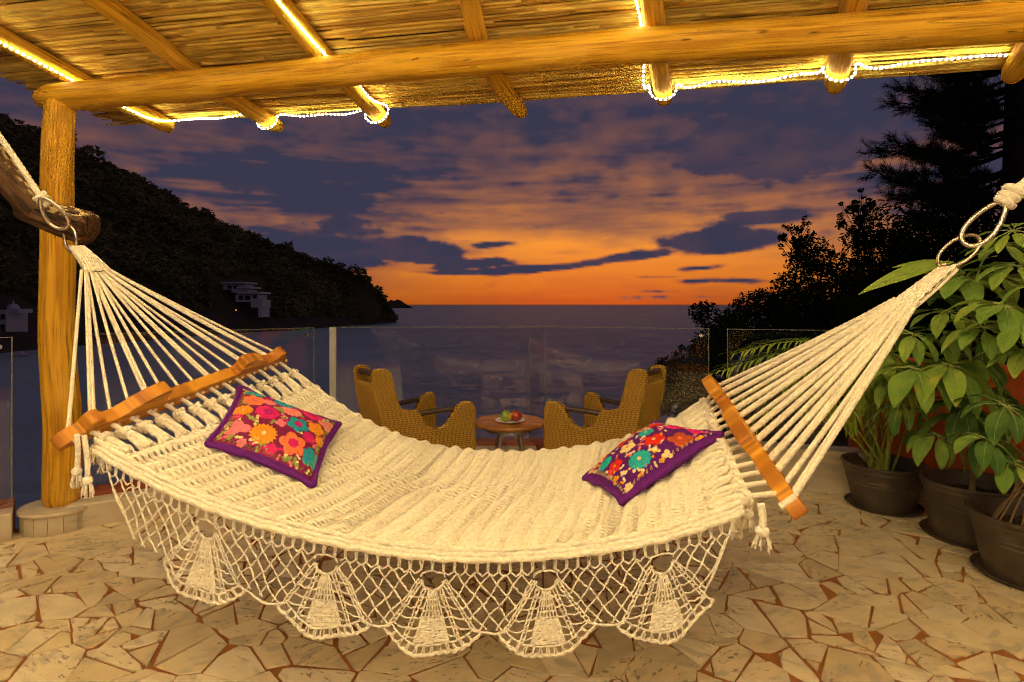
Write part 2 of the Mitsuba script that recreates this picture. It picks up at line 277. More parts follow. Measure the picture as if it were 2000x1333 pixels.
bs('palm_cane', lambda p, n, uv: mix((0.28, 0.30, 0.04), (0.16, 0.22, 0.04), noise(p.z*30, p.x*30, p.y*30)), 0.4, 0.4)
bs('plant_trunk', lambda p, n, uv: mix((0.30, 0.21, 0.11), (0.17, 0.11, 0.06), fbm(p.x*40, p.y*40, p.z*12, 3)), 0.8, 0.2)
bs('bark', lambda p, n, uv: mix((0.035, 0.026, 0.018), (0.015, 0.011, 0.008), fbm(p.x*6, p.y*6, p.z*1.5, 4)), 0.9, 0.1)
# far land and sea
bs('hill_ground', lambda p, n, uv: mix((0.06, 0.055, 0.025), (0.10, 0.085, 0.04), fbm(p.x*0.05, p.y*0.05, p.z*0.05, 3)), 0.95, 0.1)
bs('shore_rock', lambda p, n, uv: mix((0.045, 0.038, 0.03), (0.10, 0.085, 0.07), fbm(p.x*0.25, p.y*0.25, p.z*0.4, 4)), 0.9, 0.2)
bs('villa_white', (0.60, 0.58, 0.58), 0.8, 0.2)
bs('villa_dark', (0.03, 0.03, 0.035), 0.3, 0.5)
bs('boat_paint', (0.5, 0.5, 0.5), 0.4, 0.5)
def waves(p, n, uv):
    w = fbm(p.x*0.03, p.y*0.10, 2.0, 2)*0.7 + fbm(p.x*0.11+3, p.y*0.34+p.x*0.02, 5.0, 3)*2.3 + fbm(p.x*0.40, p.y*1.5, 1.0, 2)*0.60
    return w
def sea_color(p, n, uv):
    return mix((0.28, 0.44, 0.42), (0.42, 0.58, 0.55), fbm(p.x*0.01, p.y*0.05, 3, 3))
scene['sea_water'] = {'type': 'bumpmap', 'nested': {'type': 'principled', 'base_color': mikit.proc(sea_color), 'roughness': 0.14, 'specular': 0.65}, 'map': mikit.proc(waves, 0.05), 'scale': 1.0}
# ------------------------------------------------------------------ the setting: sea, headland, islet, terrace
SEA = -15.0
R_ = 60000.0
struct('sea', MB().add([[-R_, -200, SEA], [R_, -200, SEA], [R_, R_, SEA], [-R_, R_, SEA]], [[0, 1, 2, 3]]), 'sea_water')

# the wooded headland on the left: shore line and ridge line, each measured along its length
def shore_pt(px, py): return at(px, py, (H-SEA)*F/(py-596))
shore = np.array([[-300, 30, SEA], *[shore_pt(*q) for q in ((-260, 720), (0, 690), (150, 676), (300, 664), (400, 656), (500, 649), (600, 643), (690, 636), (745, 632), (775, 629.5))]])
ridge = np.array([[-420, 120, 170], *[at(*q) for q in ((-260, 40, 330), (0, 235, 345), (90, 268, 355), (150, 300, 362), (255, 345, 375), (350, 402, 390), (405, 428, 402), (500, 466, 425), (560, 487, 440), (640, 520, 462), (700, 540, 480), (752, 598, 500))]])
ns, nt = 160, 60
sp = spline(shore, 400)[np.linspace(0, 399, ns).astype(int)]; rp = spline(ridge, 400)[np.linspace(0, 399, ns).astype(int)]
tt = np.linspace(-0.12, 1.9, nt)
hv = np.zeros((ns, nt, 3))
for j, t in enumerate(tt):
    back = rp+(rp-sp)*np.array([1, 1, 0])*1.1
    if t <= 1: q = sp+(rp-sp)*t; q[:, 2] = sp[:, 2]+(rp[:, 2]-sp[:, 2])*(np.sign(t)*abs(t)**0.86)
    else: u = (t-1)/0.9; q = rp+(back-rp)*u; q[:, 2] = rp[:, 2]+(SEA-8-rp[:, 2])*u**1.4
    hv[:, j] = q
nz = meshkit.fbm(hv*0.02, 4, 3)-0.5
hv[..., 2] += nz*16*np.clip(tt, 0, 1)[None]*np.linspace(1.3, 0.35, ns)[:, None]
i, j = np.meshgrid(np.arange(ns-1), np.arange(nt-1), indexing='ij')
hf = np.stack([i*nt+j, (i+1)*nt+j, (i+1)*nt+j+1, i*nt+j+1], -1).reshape(-1, 4)
low = (j.ravel() < 5)
struct('headland', MB().add(hv.reshape(-1, 3), hf), 'hill_ground', smooth=True)
rock = hv[:, :7].copy(); rock += (meshkit.noise(rock*0.25, 9)[..., None]-0.5)*np.array([3, 3, 2.2]); rock[:, 0, 2] = SEA-2; rock[..., 1] -= 1.2
i, j = np.meshgrid(np.arange(ns-1), np.arange(6), indexing='ij')
struct('shore_rocks', MB().add(rock.reshape(-1, 3), np.stack([i*7+j, (i+1)*7+j, (i+1)*7+j+1, i*7+j+1], -1).reshape(-1, 4)), 'shore_rock')

def leaf_cloud(c, r, n, size, g, flat=0.75):
    """n random triangles spread through an ellipsoid shell."""
    d = g.normal(size=(n, 3)); d /= np.linalg.norm(d, axis=1, keepdims=True)
    q = np.asarray(c)+d*np.asarray(r)*(g.uniform(0.55, 1.08, (n, 1)))
    a = g.normal(size=(n, 3, 3)); a -= a.mean(1, keepdims=True)
    a *= size*g.uniform(0.6, 1.3, (n, 1, 1)); a[..., 2] *= flat
    return (q[:, None]+a).reshape(-1, 3), np.arange(3*n).reshape(-1, 3)
g = np.random.default_rng(5); fm = MB()
VILLA = at(472, 575, 372)
for k in range(5200):
    s = g.uniform(0, 1)**0.8; t = g.uniform(0.07, 1.12)
    i = s*(ns-1); j = (t+0.12)/2.02*(nt-1); i0, j0 = min(int(i), ns-2), min(int(j), nt-2)
    c = hv[i0, j0]*(1-(i-i0))+hv[i0+1, j0]*(i-i0); c = c+(hv[i0, j0+1]-hv[i0, j0])*(j-j0)
    if c[1] < 120: continue
    px, py = 1000+c[0]/c[1]*F, 596-(c[2]-H)/c[1]*F
    if 412 < px < 524 and 540 < py < 640 : continue      # the clearing that the white villa stands in
    if px < 48 and 598 < py < 672: continue
    r = g.uniform(1.6, 4.2)*(0.75 if s > 0.8 else 1)
    v, f = leaf_cloud(c+[0, 0, r*0.55], [r, r, r*0.8], 52, r*0.30, g); fm.add(v, f)
for px, py, d, r in ((706, 532, 480, 4.5), (716, 545, 482, 4), (738, 566, 490, 4.2), (748, 580, 494, 3.5), (690, 527, 475, 5), (664, 520, 466, 5), (120, 268, 352, 7), (180, 300, 362, 6), (400, 421, 400, 6), (640, 512, 460, 5), (560, 480, 440, 4), (520, 474, 428, 4)):
    v, f = leaf_cloud(at(px, py, d), [r, r, r*0.8], 90, r*0.28, g); fm.add(v, f)
o = obj('forest', fm, 'forest_leaf'); labels[o] = {'label': 'dense dark forest covering the headland across the bay', 'category': 'forest', 'kind': 'stuff'}

# far islet on the horizon
prof = np.array([(752, 597), (757, 590), (763, 586), (770, 588), (776, 585), (784, 588), (789, 592), (795, 597.5)], float)
iv = []
for px, py in prof:
    a, b = at(px, py, 3000.), at(px, 600, 3000.)
    iv += [b+[0, -60, 0], a, b+[0, 220, 0]]
iv = np.array(iv); iv[0::3, 2] = SEA-3; iv[2::3, 2] = SEA-3
n = len(prof); f = []
for i in range(n-1):
    for k in range(2): f.append([i*3+k, (i+1)*3+k, (i+1)*3+k+1, i*3+k+1])
struct('islet', MB().add(iv, f), 'hill_ground')

# white terraced villa on the headland
vl = thing('villa', 'white stepped villa with flat roofs among dark trees on the headland', 'house')
def hill_depth(px, py):
    q = hv.reshape(-1, 3); x, y = 1000+q[:, 0]/q[:, 1]*F, 596-(q[:, 2]-H)/q[:, 1]*F; e = (x-px)**2+(y-py)**2; e[q[:, 1] < 100] = 1e9; k = np.argsort(e)[:12]; return q[k, 1].min()
D = hill_depth(472, 575)-8
def far_box(x0, y0, x1, y1, depth, d=D):
    a, b = at(x0, y1, d), at(x1, y0, d); return box([a[0], d, a[2]], [b[0], d+depth, b[2]])
for q in ((436, 556, 478, 566), (452, 566, 484, 572), (460, 576, 504, 590), (490, 586, 512, 601), (504, 601, 510, 620)): obj('wall', MB().add(*far_box(*q, 12)), 'villa_white', vl)
for q in ((430, 551, 480, 554), (462, 560, 487, 563.5), (462, 570, 507, 574)): obj('roof_slab', MB().add(*far_box(*q, 16, D-2)), 'villa_white', vl)
for q in ((444, 558, 452, 564), (456, 558, 466, 564), (466, 578, 474, 586), (478, 578, 488, 586), (494, 577, 501, 583)): obj('window', MB().add(*far_box(*q, 1, D-0.4)), 'villa_dark', vl)
# a small lit garden lamp below the villa
vp = thing('garden_lamp', 'tiny lit orange lamp among the trees below the white villa', 'lamp')
c = at(461, 606, hill_depth(461, 606)-9); v, f, u = lathe([(0.01, -0.5), (0.3, -0.35), (0.36, 0), (0.3, 0.35), (0.01, 0.5)], 12, c)
scene[vp+'__globe'] = {**mikit.ply(trimesh.Trimesh(v, f, process=False), 'porcelain', smooth=True), 'emitter': {'type': 'area', 'radiance': rgb((0.8, 0.33, 0.07))}}
obj('post', MB().add(*tube([c-[0, 0, 4], c-[0, 0, 0.5]], 0.12, 6)), 'bark', vp)
# domed building and a moored boat at the left edge
dm = thing('domed_house', 'pale house with a small round dome at the far left shore', 'house')
d0 = 200.0
def ebox(x0, y0, x1, y1, dep, off=0): return far_box(x0, y0, x1, y1, dep, d0+off)
obj('wall', MB().add(*ebox(-60, 606, 12, 656, 9)), 'villa_white', dm); obj('wall', MB().add(*ebox(14, 604, 36, 612, 6, 1)), 'villa_white', dm)
c = at(26, 603, d0+4); r = 10/F*d0
obj('dome', MB().add(*lathe([(r, -0.3), (r, 0), (r*0.9, r*0.45), (r*0.6, r*0.8), (r*0.12, r*0.98), (r*0.1, r*1.5), (0.001, r*1.6)], 20, c)), 'villa_white', dm, smooth=True)
for q in ((-8, 614, -1, 624), (2, 614, 8, 624), (-8, 634, -1, 646), (2, 634, 8, 646)): obj('window', MB().add(*ebox(*q, 1, -0.4)), 'villa_dark', dm)
bt = thing('motor_boat', 'small pale boat moored near the left shore', 'boat')
bd = 178.0; c = at(38, 688, bd); c[2] = SEA
hull = np.array([[-3.4, 0, 0.9], [-3.2, -0.9, 0.75], [2.2, -0.9, 0.85], [4.2, 0, 1.25], [2.2, 0.9, 0.85], [-3.2, 0.9, 0.75], [-3.0, 0, -0.2], [-2.8, -0.6, -0.2], [2.0, -0.5, -0.2], [3.0, 0, -0.2], [2.0, 0.5, -0.2], [-2.8, 0.6, -0.2]])
hm = trimesh.convex.convex_hull(hull); hm.apply_translation(c); obj('hull', hm, 'boat_paint', bt)
obj('cabin', trimesh.convex.convex_hull(np.array([[x, y, z] for z, a in ((0.8, 1.3), (1.7, 0.9)) for x in (-a, a) for y in (-0.6, 0.6)])+c), 'villa_white', bt)

# the rock that the terrace stands on
def noisy_wall(pts, z0, z1, m=10):
    pts = even(np.c_[pts, np.zeros(len(pts))], 0.6); v = []
    for z in np.linspace(z0, z1, m):
        w = pts.copy(); w[:, 2] = z; w[:, 1] += (z1-z)*0.10; v.append(w)
    v = np.array(v); v[:-1] += (meshkit.noise(v[:-1]*0.6, 4)[..., None]-0.5)*np.array([0.8, 0.8, 0.4]); n = len(pts)
    i, j = np.meshgrid(np.arange(m-1), np.arange(n-1), indexing='ij')
    return v.reshape(-1, 3), np.stack([i*n+j, i*n+j+1, (i+1)*n+j+1, (i+1)*n+j], -1).reshape(-1, 4)
EDGE = np.array([[-7.5, -4], [-5.5, 1.6], [-3.9, 2.55], [-2.95, 3.12], [-2.62, 3.45], [-2.05, 3.98], [-1.62, 4.42], [-1.2, 4.60], [0.45, 4.62], [1.5, 4.36], [2.3, 4.0], [2.75, 3.85], [4.5, 3.2], [7, 1], [8, -4]])
struct('cliff', MB().add(*noisy_wall(EDGE+np.array([0, 0.02]), SEA-1, -0.12)), 'shore_rock')

# terrace floor: grout bed with broken marble slabs laid in it
fl = struct('terrace_floor', MB().add(np.r_[np.c_[EDGE, np.zeros(len(EDGE))], np.c_[EDGE, np.full(len(EDGE), -0.25)]],
            [[i, i+1, len(EDGE)+i+1, len(EDGE)+i] for i in range(len(EDGE)-1)]+[[0, 1, 13, 14], [1, 2, 12, 13], [2, 3, 11, 12], [3, 4, 10, 11], [4, 5, 9, 10], [5, 6, 8, 9], [6, 7, 8, 8]]), 'grout')
g = np.random.default_rng(21)
def cut(poly, c, nrm):                   # a convex polygon cut by a line
    s = (poly-c)@nrm; A, B = [], []
    for k in range(len(poly)):
        p, q, a, b = poly[k], poly[(k+1) % len(poly)], s[k], s[(k+1) % len(poly)]
        (A if a >= 0 else B).append(p)
        if a*b < 0: x = p+(q-p)*a/(a-b); A.append(x); B.append(x)
    return np.array(A), np.array(B)
def area(p): return 0.5*abs(np.sum(p[:, 0]*np.roll(p[:, 1], -1)-np.roll(p[:, 0], -1)*p[:, 1]))
def shatter(poly):
    if area(poly) < g.choice([0.012, 0.022, 0.036, 0.052, 0.075], p=[0.20, 0.24, 0.26, 0.18, 0.12]): return [poly]
    m = poly.mean(0); w, e = np.linalg.eigh(np.cov((poly-m).T)); ax = e[:, 1]; th = math.atan2(ax[1], ax[0])+g.normal(0, 0.42)
    A, B = cut(poly, m+g.normal(0, 0.16, 2)*math.sqrt(w[1]), np.array([math.cos(th), math.sin(th)]))
    return [q for s in (A, B) if len(s) > 2 for q in shatter(s)]
def stone_mesh(poly, z=0.006, b=0.0025):
    n = len(poly); c = poly.mean(0); inn = c+(poly-c)*(1-b/np.linalg.norm(poly-c, axis=1, keepdims=True).clip(0.01))
    v = np.vstack([np.c_[poly, np.full(n, 0.0005)], np.c_[poly, np.full(n, z-b)], np.c_[inn, np.full(n, z)]]); f = []
    for L in range(2):
        for k in range(n): f.append([L*n+k, L*n+(k+1) % n, (L+1)*n+(k+1) % n, (L+1)*n+k])
    t = [[2*n, 2*n+k, 2*n+k+1] for k in range(1, n-1)]
    f = np.array(f); return v, np.vstack([f[:, [0, 1, 2]], f[:, [0, 2, 3]], t])
inner = Polygon(np.vstack([EDGE[1:-1]*0.985, [[5, -2.5], [-6, -2.5]]]).tolist()).buffer(-0.02)
from scipy.spatial import Voronoi
vp_ = np.r_[g.uniform([-4.6, -2.0], [4.6, 4.9], (1900, 2))]; q_ = vp_ @ np.array([[1, 0.35], [-0.2, 1.25]])    # stretched cells, so that no slab is a neat hexagon
far_ = np.array([[-30, -30], [30, -30], [30, 30], [-30, 30], [0, -40], [0, 40], [-40, 0], [40, 0]], float); vo = Voronoi(np.r_[q_, far_]); Mi = np.linalg.inv(np.array([[1, 0.35], [-0.2, 1.25]])); stones = []
for k in range(len(q_)):
    r_ = vo.regions[vo.point_region[k]]
    if -1 in r_ or not r_: continue
    pl_ = Polygon(vo.vertices[r_] @ Mi).convex_hull.intersection(Polygon([(-5.2, -2.4), (5.2, -2.4), (5.2, 4.9), (-5.2, 4.9)]))
    if pl_.geom_type == 'Polygon' and pl_.area > 0.002: stones += shatter(np.array(pl_.exterior.coords)[:-1])
good, chips = [], MB()
for s in stones:
    gap = g.choice([0.002, 0.0035, 0.005, 0.008], p=[0.3, 0.35, 0.25, 0.1]); q = Polygon(s).buffer(-gap, join_style=2)
    if q.is_empty or q.geom_type != 'Polygon' or q.area < 0.0015: continue
    q = q.intersection(inner)
    if q.is_empty or q.geom_type != 'Polygon': continue
    p = np.array(q.exterior.coords)[:-1]
    if Polygon(p).exterior.is_ccw is False: p = p[::-1]
    for rep in range(g.choice([0, 1, 2, 3], p=[0.25, 0.35, 0.25, 0.15])):           # knocked-off corners leave little grout triangles, some with a chip set in them
        k = g.integers(len(p)); a, b, c = p[k-1], p[k], p[(k+1) % len(p)]
        fa, fb = min(0.45, g.uniform(0.03, 0.12)/max(np.linalg.norm(a-b), 0.01)), min(0.45, g.uniform(0.03, 0.10)/max(np.linalg.norm(c-b), 0.01))
        x, y = b+(a-b)*fa, b+(c-b)*fb; m = (x+y+b)/3
        if g.uniform() < 0.75:
            tri = m+(np.array([x, b, y])-m)*g.uniform(0.5, 0.72); chips.add(*stone_mesh(tri, 0.005, 0.001))
        p = np.array([z for kk, z in enumerate(p) for z in ((x, y) if kk == k else (z,))])
    p = p+g.normal(0, 0.003, p.shape)
    if area(p) < 0.002: continue
    c = p.mean(0); vis = c[1] > 1.7 and abs(c[0]/c[1]*F) < 1080
    good.append((0 if vis else 1, -c[1] if not vis else c[1], p))
good.sort(key=lambda x: x[:2]); rest = [MB() for _ in range(5)]
for k, (vis, _, p) in enumerate(good):
    v, f = stone_mesh(p, 0.006+g.uniform(-0.001, 0.0015)); m = g.choice(5, p=[0.3, 0.2, 0.2, 0.12, 0.18])
    if k < 298 and not vis: obj('stone', MB().add(v, f), f'marble_{"abcde"[m]}', fl)
    else: rest[0].add(v, f)
obj('outer_paving', rest[0], 'marble_a', fl, kind='stuff')
obj('stone_chips', chips, 'marble_b', fl, kind='stuff')

# kerb wall round the edge, with the round plinth of the post; low wall on the right
def kerb_piece(a, b, h, w=0.13, z=0.0):
    a, b = np.asarray(a, float), np.asarray(b, float); d = b-a; L = np.linalg.norm(d); d /= L; nn = np.array([-d[1], d[0]])
    q = np.array([[0, z], [w, z], [w, h], [0.012, h], [0.004, h-0.004], [0, h-0.012]])
    v = np.vstack([np.c_[np.repeat([a+d*0.0015], 6, 0)+nn*q[:, :1], q[:, 1]], np.c_[np.repeat([b-d*0.0015], 6, 0)+nn*q[:, :1], q[:, 1]]])
    f = [[k, (k+1) % 6, 6+(k+1) % 6, 6+k] for k in range(6)]
    return v, np.vstack([np.array(f)[:, [0, 2, 1]], np.array(f)[:, [0, 3, 2]], [[0, k, k+1] for k in range(1, 5)], [[6, 6+k+1, 6+k] for k in range(1, 5)]])
kb = thing('kerb_wall', 'low cream marble kerb wall along the terrace edge with a round post plinth', 'kerb')
KL = [(-7.4, -3), (-5.4, 1.3), (-4.2, 2.05), (-3.3, 2.60), (-2.70, 3.07)]
KR = [(-2.52, 3.21), (-2.22, 3.40), (-1.85, 3.76), (-1.5, 4.18), (-1.16, 4.44), (-0.62, 4.46), (-0.05, 4.47), (0.42, 4.46)]
for L, h in ((KL, 0.155), (KR, 0.142)):
    for a, b in zip(L[:-1], L[1:]): obj('kerb_block', MB().add(*kerb_piece(a, b, h)), 'kerb_stone', kb)
PX, PY = -2.62, 3.29
for k in range(16):                      # marble staves round the plinth
    a0, a1 = k/16*2*np.pi, (k+0.965)/16*2*np.pi; q = []
    for a in (a0, a1):
        for r, z in ((0.10, 0), (0.175, 0), (0.175, 0.105), (0.10, 0.105)): q.append([PX+r*np.cos(a), PY+r*np.sin(a), z])
    v = np.array(q); f = [[0, 1, 5, 4], [1, 2, 6, 5], [2, 3, 7, 6], [3, 0, 4, 7]]
    obj('plinth_block', MB().add(v, f), 'kerb_stone', kb)
obj('plinth_cap', MB().add(*lathe([(0.001, 0.106), (0.172, 0.106), (0.184, 0.108), (0.188, 0.118), (0.184, 0.13), (0.17, 0.133), (0.001, 0.133)], 40, (PX, PY, 0))), 'kerb_stone', kb, smooth=30)
tc = MB()
for a, b in zip(KL[:-1]+KR[:-1], KL[1:]+KR[1:]):
    a, b = np.array(a), np.array(b); d = unit(b-a); nn = np.array([-d[1], d[0]]); q = [a+nn*0.133, b+nn*0.133, b+nn*0.27, a+nn*0.27]
    hh = 0.170; tc.add(np.r_[np.c_[q, np.full(4, -0.2)], np.c_[q, np.full(4, hh)]], [[4, 5, 6, 7], [0, 1, 5, 4], [1, 2, 6, 5], [2, 3, 7, 6], [3, 0, 4, 7]])
obj('terracotta_coping', tc, 'terracotta', kb)
lw = thing('low_wall', 'low pale stone wall behind the right hand hammock bar', 'wall')
for a, b in zip([(0.78, 4.34), (1.4, 4.12), (2.02, 3.90)], [(1.4, 4.12), (2.02, 3.90), (2.36, 3.80)]): obj('wall_block', MB().add(*kerb_piece(a, b, 0.29, 0.16)), 'kerb_stone', lw)
# terracotta corner block between the kerb and the low wall
tb = thing('corner_block', 'small dark red terracotta block on the terrace edge behind the table', 'block')
obj('body', MB().add(*box([0.19, 4.30, 0], [0.30, 4.42, 0.20])), 'terracotta', tb); obj('cap', MB().add(*box([0.18, 4.29, 0.2005], [0.31, 4.43, 0.225])), 'terracotta', tb)
# painted red wall on the right
rw = thing('red_wall', 'rough orange red painted wall behind the potted plants', 'wall')
def wall_strip(pts, z0, z1, th):
    m = MB()
    for a, b in zip(pts[:-1], pts[1:]):
        a, b = np.array(a, float), np.array(b, float); d = unit(b-a); nn = np.array([-d[1], d[0]]); q = [a, b, b+nn*th, a+nn*th]
        m.add(np.r_[np.c_[q, np.full(4, z0)], np.c_[q, np.full(4, z1)]], [[4, 5, 6, 7], [0, 1, 5, 4], [1, 2, 6, 5], [2, 3, 7, 6], [3, 0, 4, 7]])
    return m
RW = [(2.38, 4.00), (2.74, 3.82), (3.00, 3.2), (3.25, 2.6), (3.6, 1.6)]
obj('body', wall_strip(RW, 0, 0.86, 0.18), 'red_wall', rw)
obj('coping', wall_strip([(x-0.02, y-0.02) for x, y in RW], 0.861, 0.91, 0.22), 'red_wall', rw)
obj('skirting', wall_strip([(x-0.025, y-0.03) for x, y in RW[1:]], 0.0005, 0.075, 0.03), 'white_skirt', rw)
# ------------------------------------------------------------------ pergola of peeled logs with a cane ceiling
pg = thing('pergola', 'pergola of varnished yellow log post, beam and rafters under a cane ceiling', 'pergola')
A0, B0 = at(118, 190, 3.3), at(2020, 42, 2.38); bd = unit(B0-A0); rd = unit([0.35, 0.9, -0.26]); nm = np.cross(bd, rd); nm = unit(nm*np.sign(nm[2]))
e2 = unit(np.cross(nm, bd)); e2 = e2*np.sign(e2[1])
def on_roof(px, py, off):                # where a sight line meets the roof plane shifted by off
    d = np.array([(px-1000)/F, 1, (596-py)/F]); o = np.array([0, 0, H]); return o+d*(((A0+nm*off)-o)@nm/(d@nm))
post = [(PX+0.012, PY, 0.12), (PX+0.02, PY, 0.55), (PX-0.012, PY, 1.1), (PX-0.005, PY, 1.6), (PX-0.012, PY, 1.95), (PX+0.01, PY, 2.47)]
obj('post', MB().add(*log(post, 0.093, 0.077, 3, 0.05, 24)), 'log_wood', pg, smooth=True)
L = np.linalg.norm(B0-A0); u3 = np.array([0, 0, 1.0])
bm = [A0-bd*0.13, A0+bd*0.35, A0+bd*L*0.35+u3*0.022, A0+bd*L*0.62+u3*0.03, A0+bd*L*0.85+u3*0.012, A0+bd*(L+0.9)]
obj('beam', MB().add(*log(bm, 0.077, 0.083, 8, 0.04, 26, 70)), 'log_wood', pg, smooth=True)
RAF = []
for k, (a, b, r, wob) in enumerate([((0, 75), (335, 250), 0.056, 0.02), ((170, 0), (548, 250), 0.052, 0.05), ((530, 0), (755, 240), 0.056, 0.02), ((898, 0), (1020, 222), 0.05, 0.075), ((1272, 0), (1298, 197), 0.054, 0.01), ((1672, 0), (1630, 172), 0.058, 0.015), ((2010, 85), (1975, 150), 0.06, 0.02)]):
    p, q = on_roof(*a, 0.137), on_roof(*b, 0.137); d = unit(q-p)
    if k == 6: d = rd
    s = q-d*5.2; side = np.cross(d, nm); w = wob*np.array([0, 0.3, -0.2, 0.9, -0.5, 0.0])
    pts = [s+d*5.2*f+side*w[i] for i, f in enumerate((0, 0.35, 0.62, 0.80, 0.90, 1.0))]
    RAF.append((q, d, r)); obj('rafter', MB().add(*log(pts, r*1.08, r*0.94, 20+k, 0.08, 18, 90)), 'log_wood', pg, smooth=True)
# cane ceiling: thousands of thin reeds side by side
g = np.random.default_rng(12); E0 = A0+nm*0.205
edge2 = np.mean([(on_roof(*q, 0.205)-E0)@e2 for q in ((330, 243), (700, 222), (1000, 198), (1200, 185), (1640, 140))])
la, lb = on_roof(255, 248, 0.205)-E0, on_roof(0, 145, 0.205)-E0
def left_of(w): return la@bd+(lb@bd-la@bd)*(w-la@e2)/(lb@e2-la@e2)
cane = MB(); w = edge2; row = 0
while w > -4.6:
    row += 1; x = left_of(w)+g.uniform(-0.05, 0.05)
    while x < L+1.6:
        ln = g.uniform(0.7, 2.4); m = max(3, int(ln/0.22)); r = g.uniform(0.0065, 0.0118)
        q = np.linspace(0, ln, m); idv = g.uniform(0, 40)
        p = E0+bd*(x+q)[:, None]+e2*(w+(q-ln/2)*g.normal(0, 0.003)+0.003*np.cumsum(g.normal(0, 0.35, m)))[:, None]+nm*(g.normal(0, 0.0035)+0.0035*np.sin(q*g.uniform(2, 7)+g.uniform(0, 6)))[:, None]
        v, f, u = tube(p, r*(1+0.06*g.normal(size=m)), 7, False); u = np.c_[np.full(len(v), idv), u[:, 1]]; cane.add(v, f, u); x += ln*0.985
    w -= g.uniform(0.014, 0.0195)
for k in range(130):                     # loose reeds that sag out of the mat
    ln = g.uniform(0.25, 1.1); x = g.uniform(-0.6, L+0.4); w = g.uniform(-1.6, edge2-0.01); q = np.linspace(0, ln, 9)
    p = E0+bd*(x+q)[:, None]+e2*(w+q*g.normal(0, 0.012))[:, None]-nm*(0.010+0.006*np.sin(q/ln*np.pi))[:, None]
    v, f, u = tube(p, g.uniform(0.006, 0.010), 7, True); cane.add(v, f, np.c_[np.full(len(v), g.uniform(0, 40)), u[:, 1]])
obj('cane_ceiling', cane, 'cane', pg, smooth=True, kind='stuff')
q = []
for z in (0.016, 0.06):
    for w in (edge2-0.012, -4.7): q += [E0+bd*(left_of(w)+0.03)+e2*w+nm*z, E0+bd*(L+1.6)+e2*w+nm*z]
obj('thatch_backing', MB().add(np.array(q), [[0, 1, 3, 2], [4, 6, 7, 5], [0, 4, 5, 1], [2, 3, 7, 6], [0, 2, 6, 4], [1, 5, 7, 3]]), 'backing_sheet', pg)  # opaque sheet added above the canes so no sky shines through
for k in range(9):                       # frayed reed ends along the left edge
    pass

# rope lights: clear hose with small warm bulbs, run along alternate rafters and the front edge of the ceiling
def raf(k, s, a, b): q, d, r = RAF[k]; return q-d*s+bd*a-nm*b
def edge_pt(px, py, drop=0.0): 
    p = on_roof(px, py, 0.205-0.016-drop); return p-nm*0.030-e2*0.016
def wrap(k, s, a0=-1, n=7):
    q, d, r = RAF[k]; r = r+0.020
    return [q-d*s+bd*(r*math.sin(t))*(-a0)*1.0-nm*(r*math.cos(t)) for t in np.linspace(-1.75, 1.75, n)]
R1, R2, R3, R5, R6, R7 = 0, 1, 2, 4, 5, 6
pathA = [raf(R1, s, 0.054, 0.052) for s in np.linspace(4.6, 0.30, 12)]+[raf(R1, 0.14, 0.060, 0.030)]
pathA += [edge_pt(x, y) for x, y in ((345, 231), (400, 227), (450, 224))]+wrap(R2, 0.11)+[edge_pt(x, y) for x, y in ((575, 221), (640, 218), (700, 214))]
pathA += wrap(R3, 0.12)+[raf(R3, s, 0.058, 0.012) for s in (0.25, 0.4)]+[raf(R3, s, 0.062, 0.040) for s in np.linspace(0.6, 4.6, 10)]
pathB = [raf(R5, s, -0.066, 0.020) for s in np.linspace(4.6, 0.42, 11)]+[raf(R5, 0.3, -0.085, 0.03), raf(R5, 0.2, -0.09, 0.05)]+wrap(R5, 0.12)
pathB += [edge_pt(x, y) for x, y in ((1335, 165), (1380, 157), (1450, 155), (1520, 148), (1570, 139), (1600, 134))]+wrap(R6, 0.17)
pathB += [edge_pt(x, y) for x, y in ((1690, 126), (1760, 119), (1850, 110), (1930, 103), (1985, 99))]+[raf(R7, s, -0.06, 0.0) for s in (0.35, 0.6, 1.0, 2.0, 3.2, 4.6)]
ico = trimesh.creation.icosphere(1, 1.0); iv, if_ = np.array(ico.vertices), np.array(ico.faces)
BULB = (47.0, 36.0, 19.5)
